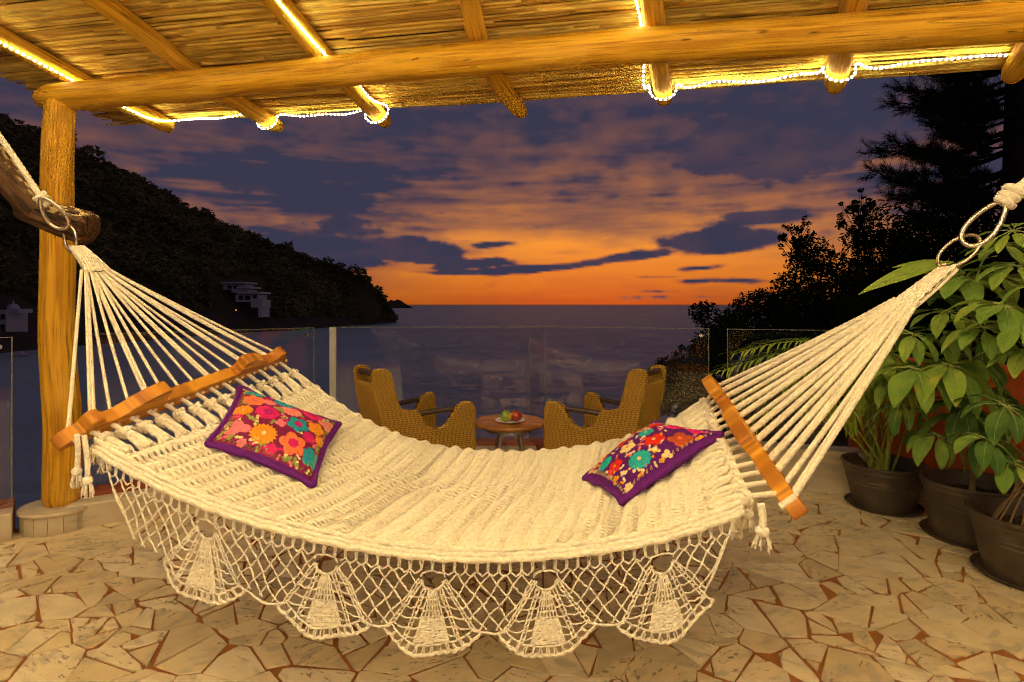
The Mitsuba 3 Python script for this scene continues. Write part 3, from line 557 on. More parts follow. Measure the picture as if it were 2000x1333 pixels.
for nmz, path, lab in (('rope_light', pathA, 'lit warm rope light along the left rafters and front edge of the cane ceiling'), ('rope_light', pathB, 'lit warm rope light hanging on the right rafters in loops of glowing beads')):
    t = thing(nmz, lab, 'rope light', 'rope lights under the ceiling')
    pts = even(spline(path, 900), 0.012)
    v, f, u = tube(pts, 0.0048, 6)
    scene[t+'__hose'] = {**mikit.ply(trimesh.Trimesh(v, f, process=False), 'porcelain', smooth=True)}
    c = even(pts, 0.026); m = MB(); tg = np.gradient(c, axis=0); tg /= np.linalg.norm(tg, axis=1, keepdims=True)
    def bulbs(c, tg, n):                 # the bulbs in n lengths of hose
        for ids in np.array_split(np.arange(len(c)), n):
            m = MB()
            for p, d in zip(c[ids], tg[ids]): x = iv*0.0066; m.add(p+x+d*((x@d)*0.25)[:, None], if_)
            b = uniq(t+'__bulbs'); labels[b] = {'kind': 'stuff'}
            scene[b] = {**mikit.ply(m.get()[0], 'porcelain', smooth=False), 'emitter': {'type': 'area', 'radiance': rgb(BULB)}}
    bulbs(c, tg, 16)
    if path is pathA:                    # added unseen bulb rows, overhead and behind the camera, that brighten the terrace
        pb = []
        for q in range(28):
            k = q//4; r = [raf(k, s, (-0.16, -0.075, 0.075, 0.16)[q % 4], 0.02) for s in np.linspace(1.55, 4.7, 8)]; pb += r if q % 2 == 0 else r[::-1]
        pb += [raf(6, 4.9, 0.0, 0.09), raf(0, 4.9, 0.0, 0.09)]
        for q in range(9): xx = (-3.0, 3.0) if q % 2 else (3.0, -3.0); pb += [np.array([xx[0], -0.95-0.05*q, 2.50-0.15*q]), np.array([xx[1], -0.95-0.05*q, 2.50-0.15*q])]
        c = even(pb, 0.0185); m2 = MB().add(*tube(even(pb, 0.03), 0.0048, 6))
        scene[t+'__hose_001'] = {**mikit.ply(m2.get()[0], 'porcelain', smooth=True)}
        bulbs(c, 0*c, 12)

# ------------------------------------------------------------------ frameless glass balustrade
def pane(a, b, z0, z1, label, post=False):
    t = thing('glass_panel', label, 'glass panel', 'glass panels round the terrace'); a, b = np.array(a, float), np.array(b, float); d = unit(b-a); nn = np.array([-d[1], d[0]])
    obj('pane', MB().add([[*a, z0], [*b, z0], [*b, z1], [*a, z1]], [[0, 1, 2, 3]]), 'pane_glass', t)
    def strip(p, q, zl, zh, w=0.010):
        h = w/2*nn; v = [[*(p-h), zl], [*(q-h), zl], [*(q+h), zl], [*(p+h), zl], [*(p-h), zh], [*(q-h), zh], [*(q+h), zh], [*(p+h), zh]]
        return MB().add(v, [[0, 3, 2, 1], [4, 5, 6, 7], [0, 1, 5, 4], [1, 2, 6, 5], [2, 3, 7, 6], [3, 0, 4, 7]])
    obj('edge', strip(a, b, z1, z1+0.0045), 'glass_edge', t); obj('edge', strip(a-d*0.006, a-d*0.0005, z0, z1+0.0045), 'glass_edge', t); obj('edge', strip(b+d*0.0005, b+d*0.006, z0, z1+0.0045), 'glass_edge', t)
    if post: obj('post', strip(a-d*0.010, a+d*0.040, z0-0.1, z1+0.002, 0.03), 'white_metal', t)
    for q in (b-d*0.05,) if not post else (): obj('clip', MB().add(*tube(np.array([[*(q-nn*0.012), z1-0.05], [*(q+nn*0.012), z1-0.05]]), 0.014, 16)), 'steel', t)
pane((-4.6, 1.95), (-2.747, 3.12), 0.17, 1.1, 'clear glass panel at the far left edge beside the log post')
pane((-2.562, 3.45), (-1.551, 4.44), 0.17, 1.1, 'clear glass panel behind the left hammock ropes with a round clip')
pane((-1.446, 4.55), (0.267, 4.60), 0.16, 1.1, 'clear glass panel with white end post behind the left wicker chair', True)
pane((0.146, 4.64), (1.473, 4.27), 0.16, 1.1, 'clear glass panel behind the right wicker chair')
pane((1.588, 4.185), (2.33, 3.935), 0.292, 1.1, 'clear glass panel on the low wall behind the right hammock ropes')

# ------------------------------------------------------------------ wicker armchairs, table, fruit
def densify(p, n=120, smooth=True):
    p = np.asarray(p, float); q = np.vstack([p, p[:1]]); s = np.r_[0, np.cumsum(np.linalg.norm(np.diff(q, axis=0), axis=1))]
    x = np.linspace(0, s[-1], n+1)[:-1]; r = np.stack([np.interp(x, s, q[:, k]) for k in range(2)], 1)
    if smooth:
        for _ in range(2): r = (np.roll(r, 1, 0)+2*r+np.roll(r, -1, 0))/4
    return r
SIDE = [(0.02, 0.0), (0.67, 0.0), (0.672, 0.3), (0.668, 0.60), (0.65, 0.640), (0.61, 0.648), (0.56, 0.642), (0.515, 0.62), (0.485, 0.57), (0.445, 0.515), (0.385, 0.485), (0.325, 0.49), (0.285, 0.525), (0.262, 0.575), (0.235, 0.612), (0.19, 0.622), (0.14, 0.624), (0.105, 0.64), (0.085, 0.70), (0.055, 0.80), (0.04, 0.865), (0.01, 0.885), (-0.05, 0.89), (-0.085, 0.885), (-0.098, 0.86), (-0.08, 0.76), (-0.045, 0.60), (-0.015, 0.40), (0.01, 0.2)]
def chair(o, fd, label):
    t = thing('wicker_chair', label, 'armchair', 'wicker armchairs facing the sea'); o = np.array([*o, 0.0]); fd = np.array([*unit(fd), 0.0]); sd = np.array([fd[1], -fd[0], 0]); up = np.array([0, 0, 1.0])
    def put(m): v, f, u = m; v = v.copy(); v[:, 2] *= 0.63+0.42*np.clip(v[:, 0]/0.66, -0.2, 1.1); v[:, 0] *= 0.88; return place(v, o, fd, up, sd), f, u
    for s in (-1, 1):
        v, f, u = slab(densify(SIDE, 220), 0.055, 0.016); v[:, 2] += s*0.245; v, f, u = put((v, f, u)); obj('side_panel', MB().add(v, f if True else f[:, ::-1], u), 'wicker', t, smooth=True)
    def cross(poly, name, w=0.432, uvx=True):  # a plate running from side to side
        v, f, u = slab(densify(poly, 60), w, 0.006); u = np.c_[v[:, 2], np.hypot(v[:, 0]*0.3, v[:, 1])]; v, f, u = put((v, f, u)); obj(name, MB().add(v, f, u), 'wicker', t, smooth=40 if False else True)
    cross([(0.03, 0.04), (0.075, 0.04), (0.055, 0.40), (0.01, 0.62), (-0.045, 0.80), (-0.07, 0.815), (-0.09, 0.79), (-0.035, 0.60), (0.01, 0.38)], 'back_panel')
    cross([(0.06, 0.34), (0.64, 0.36), (0.655, 0.385), (0.64, 0.41), (0.06, 0.39)], 'seat'); cross([(0.615, 0.02), (0.65, 0.02), (0.65, 0.34), (0.615, 0.34)], 'front_panel')
    obj('top_rail', MB().add(*tube(np.array([o+fd*-0.04+up*0.852+sd*s for s in (-0.135, 0.135)]), 0.019, 14)), 'dark_rail', t, smooth=40)
    for s in (-1, 1): obj('arm_rail', MB().add(*tube(np.array([o+fd*a*0.88+up*z+sd*s*0.245*(0.63+0.42*a/0.66) for a, z in ((0.215, 0.592), (0.50, 0.606))]), 0.017, 12)), 'dark_rail', t, smooth=40)
chair((-0.875, 3.62), (0.79, 0.61), 'woven wicker armchair left of the round table')
chair((0.845, 3.62), (-0.79, 0.61), 'woven wicker armchair right of the round table')
tb = thing('side_table', 'small round wooden table with metal legs between the wicker chairs', 'table'); C = np.array([-0.015, 3.86, 0])
obj('table_top', MB().add(*lathe([(0.001, 0.466), (0.225, 0.466), (0.238, 0.472), (0.243, 0.482), (0.240, 0.493), (0.228, 0.498), (0.001, 0.498)], 56, C)), 'table_wood', tb, smooth=35)
obj('apron', MB().add(*lathe([(0.15, 0.464), (0.155, 0.43), (0.148, 0.43), (0.143, 0.464)], 40, C)), 'table_metal', tb, smooth=35)
for k in range(4):
    a = math.pi/4+k*math.pi/2+0.1; d = np.array([math.cos(a), math.sin(a), 0])
    obj('leg', MB().add(*tube(np.array([C+d*0.085+[0, 0, 0.462], C+d*0.10+[0, 0, 0.36], C+d*0.19+[0, 0, 0.001]]), 0.012, 10)), 'table_metal', tb, smooth=40)
pl = thing('plate', 'white plate of fruit on the round table', 'plate'); PC = np.array([-0.012, 3.80, 0.4985])
obj('dish', MB().add(*lathe([(0.001, 0.004), (0.06, 0.004), (0.092, 0.014), (0.099, 0.018), (0.100, 0.0145), (0.062, 0.0), (0.001, 0.0)], 44, PC)), 'porcelain', pl, smooth=True)
def fruit(name, lab, cat, c, r, bsdf, sq):
    th = np.linspace(0, np.pi, 15); v, f, u = lathe([(max(1e-4, r*np.sin(a)*(1+0.12*np.cos(a))), r*sq*-np.cos(a)-(r*0.12*max(0, np.cos(a*2-np.pi*2))**6 if a > 2.6 else 0)) for a in th], 22, c)
    k = thing(name, lab, cat); obj('flesh', MB().add(v, f, u), bsdf, k, smooth=True); obj('stem', MB().add(*tube(np.array([c+[0, 0, r*sq*0.82], c+[0.004, 0, r*sq*1.02+0.008]]), 0.0028, 6)), 'bark', k)
fruit('mango', 'yellow green mango on the plate', 'fruit', PC+[-0.028, -0.012, 0.043], 0.039, 'mango_skin', 0.98)
fruit('apple', 'dark red apple on the plate', 'fruit', PC+[0.040, 0.0, 0.042], 0.038, 'apple_skin', 0.95)
# ------------------------------------------------------------------ hammock
hk = thing('hammock', 'large cream cotton rope hammock with carved wooden bars and a lace fringe', 'hammock')
def curve3(cp):
    p = np.array([at(*c) for c in cp]); t = np.r_[0, np.cumsum(np.linalg.norm(np.diff(p, axis=0), axis=1))]; cs = CubicSpline(t/t[-1], p, bc_type='natural')
    x = np.linspace(0, 1, 800); q = cs(x); s = np.r_[0, np.cumsum(np.linalg.norm(np.diff(q, axis=0), axis=1))]
    def f(a): return cs(np.interp(a, s/s[-1], x))
    f.len = s[-1]; return f
NE = curve3([(160, 850, 1.95), (330, 945, 1.85), (600, 1035, 1.77), (900, 1078, 1.74), (1100, 1070, 1.72), (1350, 1022, 1.71), (1492, 968, 1.72)])
FE = curve3([(565, 712, 3.0), (700, 812, 2.95), (830, 865, 2.9), (970, 882, 2.86), (1150, 870, 2.83), (1300, 826, 2.8), (1395, 768, 2.8)])
def bed(s, t):
    s, t = np.broadcast_arrays(np.asarray(s, float), np.asarray(t, float)); p = NE(s)*(1-t)[..., None]+FE(s)*t[..., None]
    p[..., 2] -= 0.05*4*t*(1-t)*np.clip(np.sin(np.pi*s), 0, 1)**0.7; return p
BL = (at(112, 858, 1.9), at(562, 693, 3.0)); BR = (at(1551, 992, 1.72), at(1393, 752, 2.82))
CL, CR = at(150, 486, 2.56), at(1852, 522, 2.15)
g = np.random.default_rng(33)
SM = lambda x: np.clip(x, 0, 1)**2*(3-2*np.clip(x, 0, 1))
NB = 14; LEN = (NE.len+FE.len)/2
def strand(t0, m, phase, amp=1.0):
    s = np.linspace(0.022, 0.978, m); e0, e1 = (s-0.0)*LEN, (1-s)*LEN; w0, w1 = SM((e0-0.05)/0.17), SM((e1-0.05)/0.17)
    b = (np.floor(t0*NB)+0.5)/NB; k = np.minimum(0.22+0.78*w0, 0.22+0.78*w1); w = np.minimum(w0, w1)
    x = s*LEN; t = b+(t0-b)*k+amp*w*0.0039*np.sin(2*np.pi*x/0.054+phase)
    p = bed(s, t); dn = np.gradient(p, axis=0); lat = bed(s, t+0.01)-bed(s, t-0.01); up = np.cross(dn, lat); up /= np.linalg.norm(up, axis=1, keepdims=True); up *= np.sign(up[:, 2:])
    ph = 8.0*meshkit.noise(np.stack([s*0+t0*4.2, s*5, s*0], -1), 4)+1.6*np.sin(t0*7)
    h = 0.0090*np.sin(2*np.pi*x/0.078+ph)*(0.55+0.45*meshkit.noise(np.stack([s*9, s*0+t0*6, s*0], -1), 8))+amp*0.0032*np.cos(2*np.pi*x/0.054+phase)
    return p+up*(h*w+(1-w)*0.012*(1-abs(((t0*NB) % 1)-0.5)*2))[:, None]
NC = 88; weave = MB()
for i in range(NC):
    p = strand((i+0.5)/NC, 430, math.pi*i); v, f, u = tube(p, 0.0072*(1+0.10*np.cos(np.arange(len(p))*2.1)), 5, False); weave.add(v, f)
obj('woven_bed', weave, 'cotton', hk, smooth=True)
under = MB(); s_, t_ = np.meshgrid(np.linspace(0.07, 0.93, 120), np.linspace(0.005, 0.995, 40), indexing='ij')
for e, tt0 in ((NE, (0.0, -0.008, 0.006)), (FE, (1.0, 1.007))):
    for k, t0 in enumerate(tt0):
        s = np.linspace(0.03, 0.97, 260); p = bed(s, np.full(260, t0)); p[:, 2] += (-0.010, -0.022, 0.004)[k]+0.003*np.sin(s*150+k)
        obj('edge_rope', MB().add(*rope(p, 0.0098, 0.05, 9)), 'cotton', hk, smooth=True)
for k in range(8):                       # cross cords that bind the weave into ridges
    pass
# carved bars
UP = [(0.0, -0.034), (0.012, -0.012), (0.035, 0.010), (0.06, 0.020), (0.066, 0.060), (0.078, 0.074), (0.105, 0.070), (0.113, 0.044), (0.135, 0.034), (0.165, 0.035), (0.19, 0.056), (0.235, 0.086), (0.28, 0.104), (0.323, 0.108), (0.327, 0.104), (0.333, 0.037), (0.36, 0.034), (0.5, 0.034)]
UP = UP+[(1-a, b) for a, b in UP[::-1][1:]]
LO = [(0.995, -0.044), (0.96, -0.040), (0.9, -0.036), (0.8, -0.037), (0.5, -0.04), (0.2, -0.037), (0.1, -0.036), (0.04, -0.040), (0.005, -0.044)]
UR = [(0.0, -0.034), (0.012, -0.012), (0.04, 0.010), (0.075, 0.024), (0.12, 0.030), (0.27, 0.032), (0.283, 0.035), (0.288, 0.086), (0.298, 0.096), (0.40, 0.100), (0.53, 0.096), (0.546, 0.090), (0.551, 0.037), (0.57, 0.033), (0.74, 0.033), (0.753, 0.036), (0.758, 0.084), (0.77, 0.092), (0.90, 0.088), (0.96, 0.074), (0.99, 0.030), (1.0, -0.030)]
def hammock_bar(ends, ring, UP=UP):
    a, b = ends; c = (a+b)/2; Ld = unit(b-a); L = np.linalg.norm(b-a); fn = c-ring; fn = unit(fn-Ld*(fn@Ld)); h = np.cross(Ld, fn); h = h*np.sign(h[2])
    poly = densify([(x*L, y) for x, y in UP+LO][::-1], 420, True)
    v, f, u = slab(poly, 0.052, 0.0025); V = place(v, a, Ld, h, fn)
    if np.dot(np.cross(Ld, h), fn) < 0: f = f[:, ::-1]
    obj('spreader_bar', MB().add(V, f, u), 'bar_wood', hk, smooth=True); return a, Ld, L, h, fn
FL, FR = hammock_bar(BL, CL), hammock_bar(BR, CR, UR)
# fans of rope from each bar to the woven clew at the ring
def fan(fr, ring, n, r, clew_len, w0, w1, doubled):
    a, Ld, L, h, fn = fr; c = a+Ld*L/2; d = unit(c-ring); wd = unit(Ld-d*(Ld@d)); th = np.cross(d, wd)
    for k in range(n):
        t = 0.035+0.93*k/(n-1); x = (k/(n-1)-0.5)*2; q0 = a+Ld*(L*t)-fn*0.010
        q1 = ring+d*(clew_len*(0.80+0.22*(1-x*x)*(1 if k % 2 else 0.8)))+wd*x*w1*0.46+th*(0.005 if k % 2 else -0.005)
        mid = (q0+q1)/2+np.array([0, 0, -0.006])
        obj('fan_rope', MB().add(*rope(np.array([q0, mid, q1]), r, r*6.2, 8)), 'cotton', hk, smooth=True)
        if k in doubled:
            o = Ld*r*2.0+th*r*0.3; obj('fan_rope', MB().add(*rope(np.array([q0+o, mid+o*0.8, q1+o*0.35]), r*0.95, r*6.2, 8)), 'cotton', hk, smooth=True)
        v, f, u = tube(np.array([q0-fn*0.014, q0+fn*0.044]), r*1.15, 10); obj('rope_end', MB().add(v, f, u), 'cotton', hk, smooth=40)
    # clew: plaited wedge of cords with two lobes round the ring
    m, ww = 46, 26; A, B = np.meshgrid(np.linspace(0, 1, m), np.linspace(-1, 1, ww), indexing='ij')
    half = (w0+(w1-w0)*A**1.3)*0.5; lobe = 0.014*np.cos(B*np.pi*1.0)*(1-A)**3; taper = 1-0.5*np.clip((A-0.75)/0.25, 0, 1)*(np.cos(B*np.pi*3.5)*0.5+0.5)
    pl_ = 0.0035*np.sin(A*np.pi*13+np.pi*np.floor((B+1)*4))*np.cos(B*np.pi*4)
    V = []
    for sgn in (1, -1):
        thick = (0.013*np.sqrt(np.clip(1-B**4, 0, 1))+pl_+0.0015*meshkit.noise(np.stack([A*60, B*30, A*0+sgn], -1)))*np.clip(A*12+0.25, 0, 1)*taper
        V.append((ring+d*((A*clew_len+lobe-0.006))[..., None]+wd*(B*half)[..., None]+th*(sgn*thick)[..., None]).reshape(-1, 3))
    i, j = np.meshgrid(np.arange(m-1), np.arange(ww-1), indexing='ij'); q = np.stack([i*ww+j, (i+1)*ww+j, (i+1)*ww+j+1, i*ww+j+1], -1).reshape(-1, 4)
    obj('clew', MB().add(V[0], q).add(V[1], q[:, ::-1]), 'cotton', hk, smooth=True)
    for k in range(7): 
        x = (k-3)/3.2; q0 = ring+wd*x*w0*0.5; 
        obj('clew_cord', MB().add(*rope(np.array([q0+th*0.012-d*0.004, q0+wd*x*0.01+th*0.016+d*clew_len*0.4, q0+wd*x*(w1-w0)*0.5+th*0.010+d*clew_len*0.95]), 0.0055, 0.03, 8)), 'cotton', hk, smooth=True)
    return d, wd, th
dL, wL, tL = fan(FL, CL, 15, 0.0066, 0.16, 0.055, 0.115, (1, 4, 8, 11, 13))
dR, wR, tR = fan(FR, CR, 14, 0.0098, 0.23, 0.075, 0.135, (0, 2, 3, 5, 6, 8, 9, 11, 12))
# knots tying the weave to the bars
for side, fr in ((0, FL), (1, FR)):
    a, Ld, L, h, fn = fr
    for k in range(NB):
        t = (k+0.5)/NB; s = 0.026 if side == 0 else 0.974; p = bed(s, np.array(t)); q = bed(s+(0.05 if side == 0 else -0.05), np.array(t)); bh = a+Ld*(L*(0.05+0.90*t))+fn*0.014
        ax = unit(p-bh); w = unit(np.cross(ax, [0.3, 0.2, 1])); w2 = np.cross(ax, w); th = np.linspace(0, 2*np.pi*2.6, 46)
        rr = 0.0175+0.004*np.sin(th*0.7+k); prog = (th/th[-1]-0.5)*0.034
        coil = p+ax*(prog)[:, None]+w*(rr*np.cos(th))[:, None]+w2*(rr*np.sin(th))[:, None]+g.normal(0, 0.001, (46, 3))
        m = MB().add(*tube(coil, 0.0085, 8)); 
        core, cf, cu = lathe([(0.001, -0.024), (0.012, -0.018), (0.016, 0), (0.012, 0.018), (0.001, 0.026)], 12); m.add(place(core, p, w, w2, ax), cf)
        obj('knot', m, 'cotton', hk, smooth=True)
        obj('bar_loop', MB().add(*tube(spline([bh-fn*0.004, bh*0.5+p*0.5+[0, 0, 0.004], p+ax*0.01], 10), 0.0092, 8)).add(*tube(spline([p-ax*0.012, p*0.55+q*0.45+[0, 0, 0.012], q+[0, 0, 0.006]], 14), [0.013]*14, 8)), 'cotton', hk, smooth=True)
# tassels
def tassel(p, ln, r, fuzzy=1.0, lean=(0, 0, 0)):
    p = np.asarray(p, float); e = p+np.array([0, 0, -ln])+np.asarray(lean); m = MB().add(*rope(np.array([p, (p+e)/2+[0.004, 0, 0], e]), r, r*5, 8))
    kn = lathe([(0.001, 0.016), (r*1.5, 0.010), (r*1.9, 0), (r*1.4, -0.012), (0.001, -0.016)], 12, e); m.add(kn[0], kn[1])
    for k in range(26):
        a = g.uniform(0, 6.28); d = np.array([math.cos(a), math.sin(a), 0])*r*1.1; m.add(*tube(spline([e+d*0.5, e+d*1.3+[0, 0, -0.02], e+d*g.uniform(1.0, 2.0)*fuzzy+[0, 0, -g.uniform(0.035, 0.06)]], 6), 0.0022, 4))
    obj('tassel', m, 'cotton_lace', hk, smooth=True)
tassel(at(150, 848, 1.90), 0.125, 0.0085); tassel(at(164, 850, 1.88), 0.150, 0.0085, 1.0, (0.012, 0, 0))
tassel(at(182, 868, 1.99), 0.020, 0.008, 1.5); tassel(at(206, 880, 1.97), 0.022, 0.008, 1.5)
tassel(at(1486, 985, 1.70), 0.080, 0.012, 1.2, (0.004, 0, 0)); tassel(at(1462, 985, 1.80), 0.03, 0.009, 1.3); tassel(at(1440, 1000, 1.85), 0.035, 0.008, 1.3)

# crocheted lace fringe: scallops with fans, diamond netting between
def lace(edge, centers, name_up, out, ulo, uhi, g):
    U = edge.len
    def m3(P):
        P = np.asarray(P, float); s = np.clip(P[:, 0]/U, 0.0, 1.0); p = edge(s); w = P[:, 1]
        tg = edge(np.clip(s+0.01, 0, 1))-edge(np.clip(s-0.01, 0, 1)); tg /= np.linalg.norm(tg, axis=1, keepdims=True)
        perp = np.stack([tg[:, 2], 0*w, -tg[:, 0]], 1); dn = np.array([0, 0, -1.0])*0.72+perp*0.28; dn /= np.linalg.norm(dn, axis=1, keepdims=True)
        q = p+dn*(w+0.016)[:, None]; q[:, 1] += out*(0.012*np.sin(P[:, 0]*17.0)+0.010*np.sin(P[:, 0]*41+1))*w/0.3 + out*0.03*w
        return q
    def cord(m, P, r=0.0027, n=None, wob=0.0018):
        P = np.asarray(P, float); L = np.linalg.norm(np.diff(P, axis=0), axis=1).sum(); n = n or max(3, int(L/0.011)+2); s = np.r_[0, np.cumsum(np.linalg.norm(np.diff(P, axis=0), axis=1))]
        x = np.linspace(0, s[-1], n); Q = np.stack([np.interp(x, s, P[:, k]) for k in range(2)], 1)
        Q[1:-1] += g.normal(0, wob, (n-2, 2))*0.7; m.add(*tube(m3(Q), r*(1+0.18*g.normal(size=n).clip(-1.2, 1.2)), 5, False))
    def fan_half(w): return 0.036+np.clip(w-0.085, 0, 1)*0.66
    net = MB(); C = list(centers); xs = np.arange(ulo, uhi, 0.034)
    lim = lambda x, w: (x > ulo+w*0.75) and (x < uhi-w*0.62)
    def infan(x, w): return any(abs(x-c) < fan_half(w) and w > 0.045 for c in C)
    for k, x in enumerate(xs):               # paired hanging strands from the bed edge
        for o in (-0.0035, 0.0035): cord(net, [(x+o, 0.0), (x+o*0.6, 0.045)], 0.0026)
    zz = [(x+(0.017 if k % 2 else 0), 0.045+(0.013 if k % 2 else 0)) for x in xs for k in (0, 1)]
    for p, q in zip(zz[:-1], zz[1:]):
        if not infan((p[0]+q[0])/2, 0.06): cord(net, [p, q], 0.0027)
    cut = lambda x: 0.235-0.012*np.cos(0) if True else 0
    for x0 in np.arange(ulo-0.3, uhi+0.3, 0.049):
        for sg in (-1, 1):
            run = []
            for w in np.linspace(0.052, 0.236, 40):
                x = x0+sg*(w-0.052)*0.78+0.004*np.sin(w*60); near = min(abs(x-c) for c in C); wb = 0.232-0.012*np.clip((near-0.12)/0.06, 0, 1)
                ok = lim(x, w) and not infan(x, w) and w < wb
                if ok: run.append((x, w))
                if (not ok) and len(run) > 2: cord(net, run, 0.0027, None, 0.0012); run = []
                elif not ok: run = []
            if len(run) > 2: cord(net, run, 0.0027, None, 0.0012)
    # side borders and the bottom line of the net
    cord(net, [(ulo+w*0.75, w) for w in np.linspace(0, 0.22, 20)], 0.0034); cord(net, [(uhi-w*0.62, w) for w in np.linspace(0, 0.22, 20)], 0.0034)
    cs = sorted(C); mids = [(a+b)/2 for a, b in zip(cs[:-1], cs[1:])]
    for a, b in zip(cs[:-1], cs[1:]):
        xx = np.linspace(a+fan_half(0.215), b-fan_half(0.215), 14); cord(net, [(x, 0.222+0.010*np.sin((x-xx[0])/(xx[-1]-xx[0]+1e-9)*np.pi)) for x in xx], 0.0034)
    obj('lace_net', net, 'cotton_lace', hk, smooth=True)
    for c in cs:
        m = MB(); k = 0.10
        th = np.linspace(-1.35, 1.35, 14)
        cord(m, [(c+0.036*np.sin(t), 0.066+0.040*np.cos(t)) for t in th], 0.0036, 18, 0.0005)      # arch under the opening
        cord(m, [(c-0.036, 0.066), (c-0.030, 0.052), (c, 0.047), (c+0.030, 0.052), (c+0.036, 0.066)], 0.003)
        def ray(f, w0, w1, off=0.0): return [(c+(0.034*np.sin(f*1.25))+f*(w-w0)*0.66+off, w) for w in np.linspace(w0, w1, 8)]
        for f in (-1.0, -0.56, 0.56, 1.0):       # crocheted bands
            w0 = 0.066+0.040*np.cos(f*1.25)
            w1 = 0.272-0.058*f*f
            for o in (-0.0055, 0.0055): cord(m, ray(f, w0, w1, o), 0.0024, 22, 0.0012)
            R = np.array(ray(f, w0, w1)); 
            for w in np.linspace(w0+0.006, w1, 10):
                x = np.interp(w, R[:, 1], R[:, 0]); cord(m, [(x-0.007, w+0.003), (x+0.007, w-0.003)], 0.0020, 3)
        half = lambda w: 0.010+(w-0.106)*0.26
        for f in np.linspace(-1, 1, 7): cord(m, [(c+f*half(w), w) for w in np.linspace(0.106, 0.262, 10)], 0.0025, 20, 0.001)
        for w in np.r_[np.linspace(0.115, 0.185, 5), np.linspace(0.192, 0.262, 13)]: cord(m, [(c-half(w), w+0.001), (c, w+0.003), (c+half(w), w+0.001)], 0.0028 if w > 0.19 else 0.0022, 9)
        for wq in (0.125, 0.155, 0.185, 0.215, 0.240):  # rungs between the bands
            for fa, fb in ((-1.0, -0.56), (0.56, 1.0)):
                if wq > 0.22: continue
                pa, pb = [c+0.034*np.sin(f*1.25)+f*(wq-(0.066+0.040*np.cos(f*1.25)))*0.66 for f in (fa, fb)]; cord(m, [(pa, wq-0.004), ((pa+pb)/2, wq+0.004), (pb, wq)], 0.0024)
            for f in (-0.56, 0.56):
                pa = c+0.034*np.sin(f*1.25)+f*(wq-(0.066+0.040*np.cos(f*1.25)))*0.66; pb = c+np.sign(f)*half(wq); cord(m, [(pa, wq), ((pa+pb)/2, wq+0.005), (pb, wq)], 0.0024)
        fh = 0.124; arc = lambda x: 0.274-0.058*((x-c)/fh)**2
        cord(m, [(x, arc(x)) for x in np.linspace(c-fh, c+fh, 20)], 0.0032)
        X = np.linspace(c-fh, c+fh, 13)
        for x in X:                          # little loops of the scalloped hem
            for o in (-0.002, 0.002): cord(m, [(x+o, arc(x)), (x+(x-c)*0.17+o*2, arc(x)+0.026-0.010*((x-c)/fh)**2)], 0.0022, 4)
        hem = [(c+(x-c)*1.17, arc(x)+0.026-0.010*((x-c)/fh)**2+(0.006 if i % 2 else 0)) for i, x in enumerate(np.linspace(c-fh, c+fh, 27))]
        cord(m, hem, 0.0042, 60, 0.001); cord(m, [(x, w-0.004) for x, w in hem], 0.003, 50, 0.0015)
        obj('lace_fan', m, 'cotton_lace', hk, smooth=True)
x = np.linspace(0, 1, 600); q = NE(x); px = 1000+q[:, 0]/q[:, 1]*F
lace(NE, [np.interp(v, px, x)*NE.len for v in (408, 640, 846, 1064, 1288)], '', -1, 0.045*NE.len, 0.962*NE.len, np.random.default_rng(3))
lace(FE, [v*FE.len for v in (0.17, 0.34, 0.5, 0.66, 0.83)], '', 1, 0.05*FE.len, 0.95*FE.len, np.random.default_rng(4))

# hanging gear ---------------------------------------------------------------
def oval(c, d, w, a, b, n=48, pinch=0.0):
    th = np.linspace(0, 2*np.pi, n+1); k = 1+pinch*np.cos(th); return c+d*(a*np.cos(th))[:, None]+w*(b*np.sin(th)*k)[:, None]
def gear(d, ring, rc, ra, rb, cpos, cdir, ca, cb, view, side):
    w = unit(np.cross(d, view)); w = unit(w*0.62+np.cross(w, d)*0.62)
    t = thing('steel_ring', f'oval steel ring holding the {side} end of the hammock', 'ring'); obj('hoop', MB().add(*tube(oval(rc, d, w, ra, rb), 0.0065, 12, False)), 'steel', t, smooth=True)
    w2 = unit(np.cross(cdir, view)); w2 = unit(w2*0.9+np.cross(w2, cdir)*0.35)
    t = thing('carabiner', f'steel snap hook linking the {side} ring to its rope', 'snap hook'); P_ = oval(cpos, cdir, w2, ca, cb, 60, -0.30)
    obj('hook', MB().add(*tube(P_[4:], 0.0088, 12)), 'steel', t, smooth=True); obj('gate', MB().add(*tube(P_[:6]+w2*0.001, 0.0065, 10)), 'steel', t, smooth=True)
gear(unit(at(135, 462, 2.60)-at(152, 484, 2.57)), CL, at(137, 466, 2.585), 0.060, 0.062, at(104, 417, 2.52), unit(at(84, 392, 2.50)-at(120, 440, 2.56)), 0.074, 0.040, np.array([0.4, -1, 0]), 'left')
gear(unit(at(1903, 466, 2.13)-at(1846, 516, 2.16)), CR, at(1872, 491, 2.145), 0.078, 0.052, at(1924, 437, 2.10), unit(at(1956, 402, 2.08)-at(1894, 474, 2.12)), 0.094, 0.042, np.array([-0.4, -1, 0]), 'right')
t = thing('support_post', 'log post outside the right edge that the hammock rope is tied to', 'post')
obj('trunk', MB().add(*log([(2.62, 1.75, 0.0), (2.64, 1.75, 1.2), (2.60, 1.76, 2.9)], 0.09, 0.08, 41)), 'log_wood', t, smooth=True)
kr = at(1973, 383, 2.07)
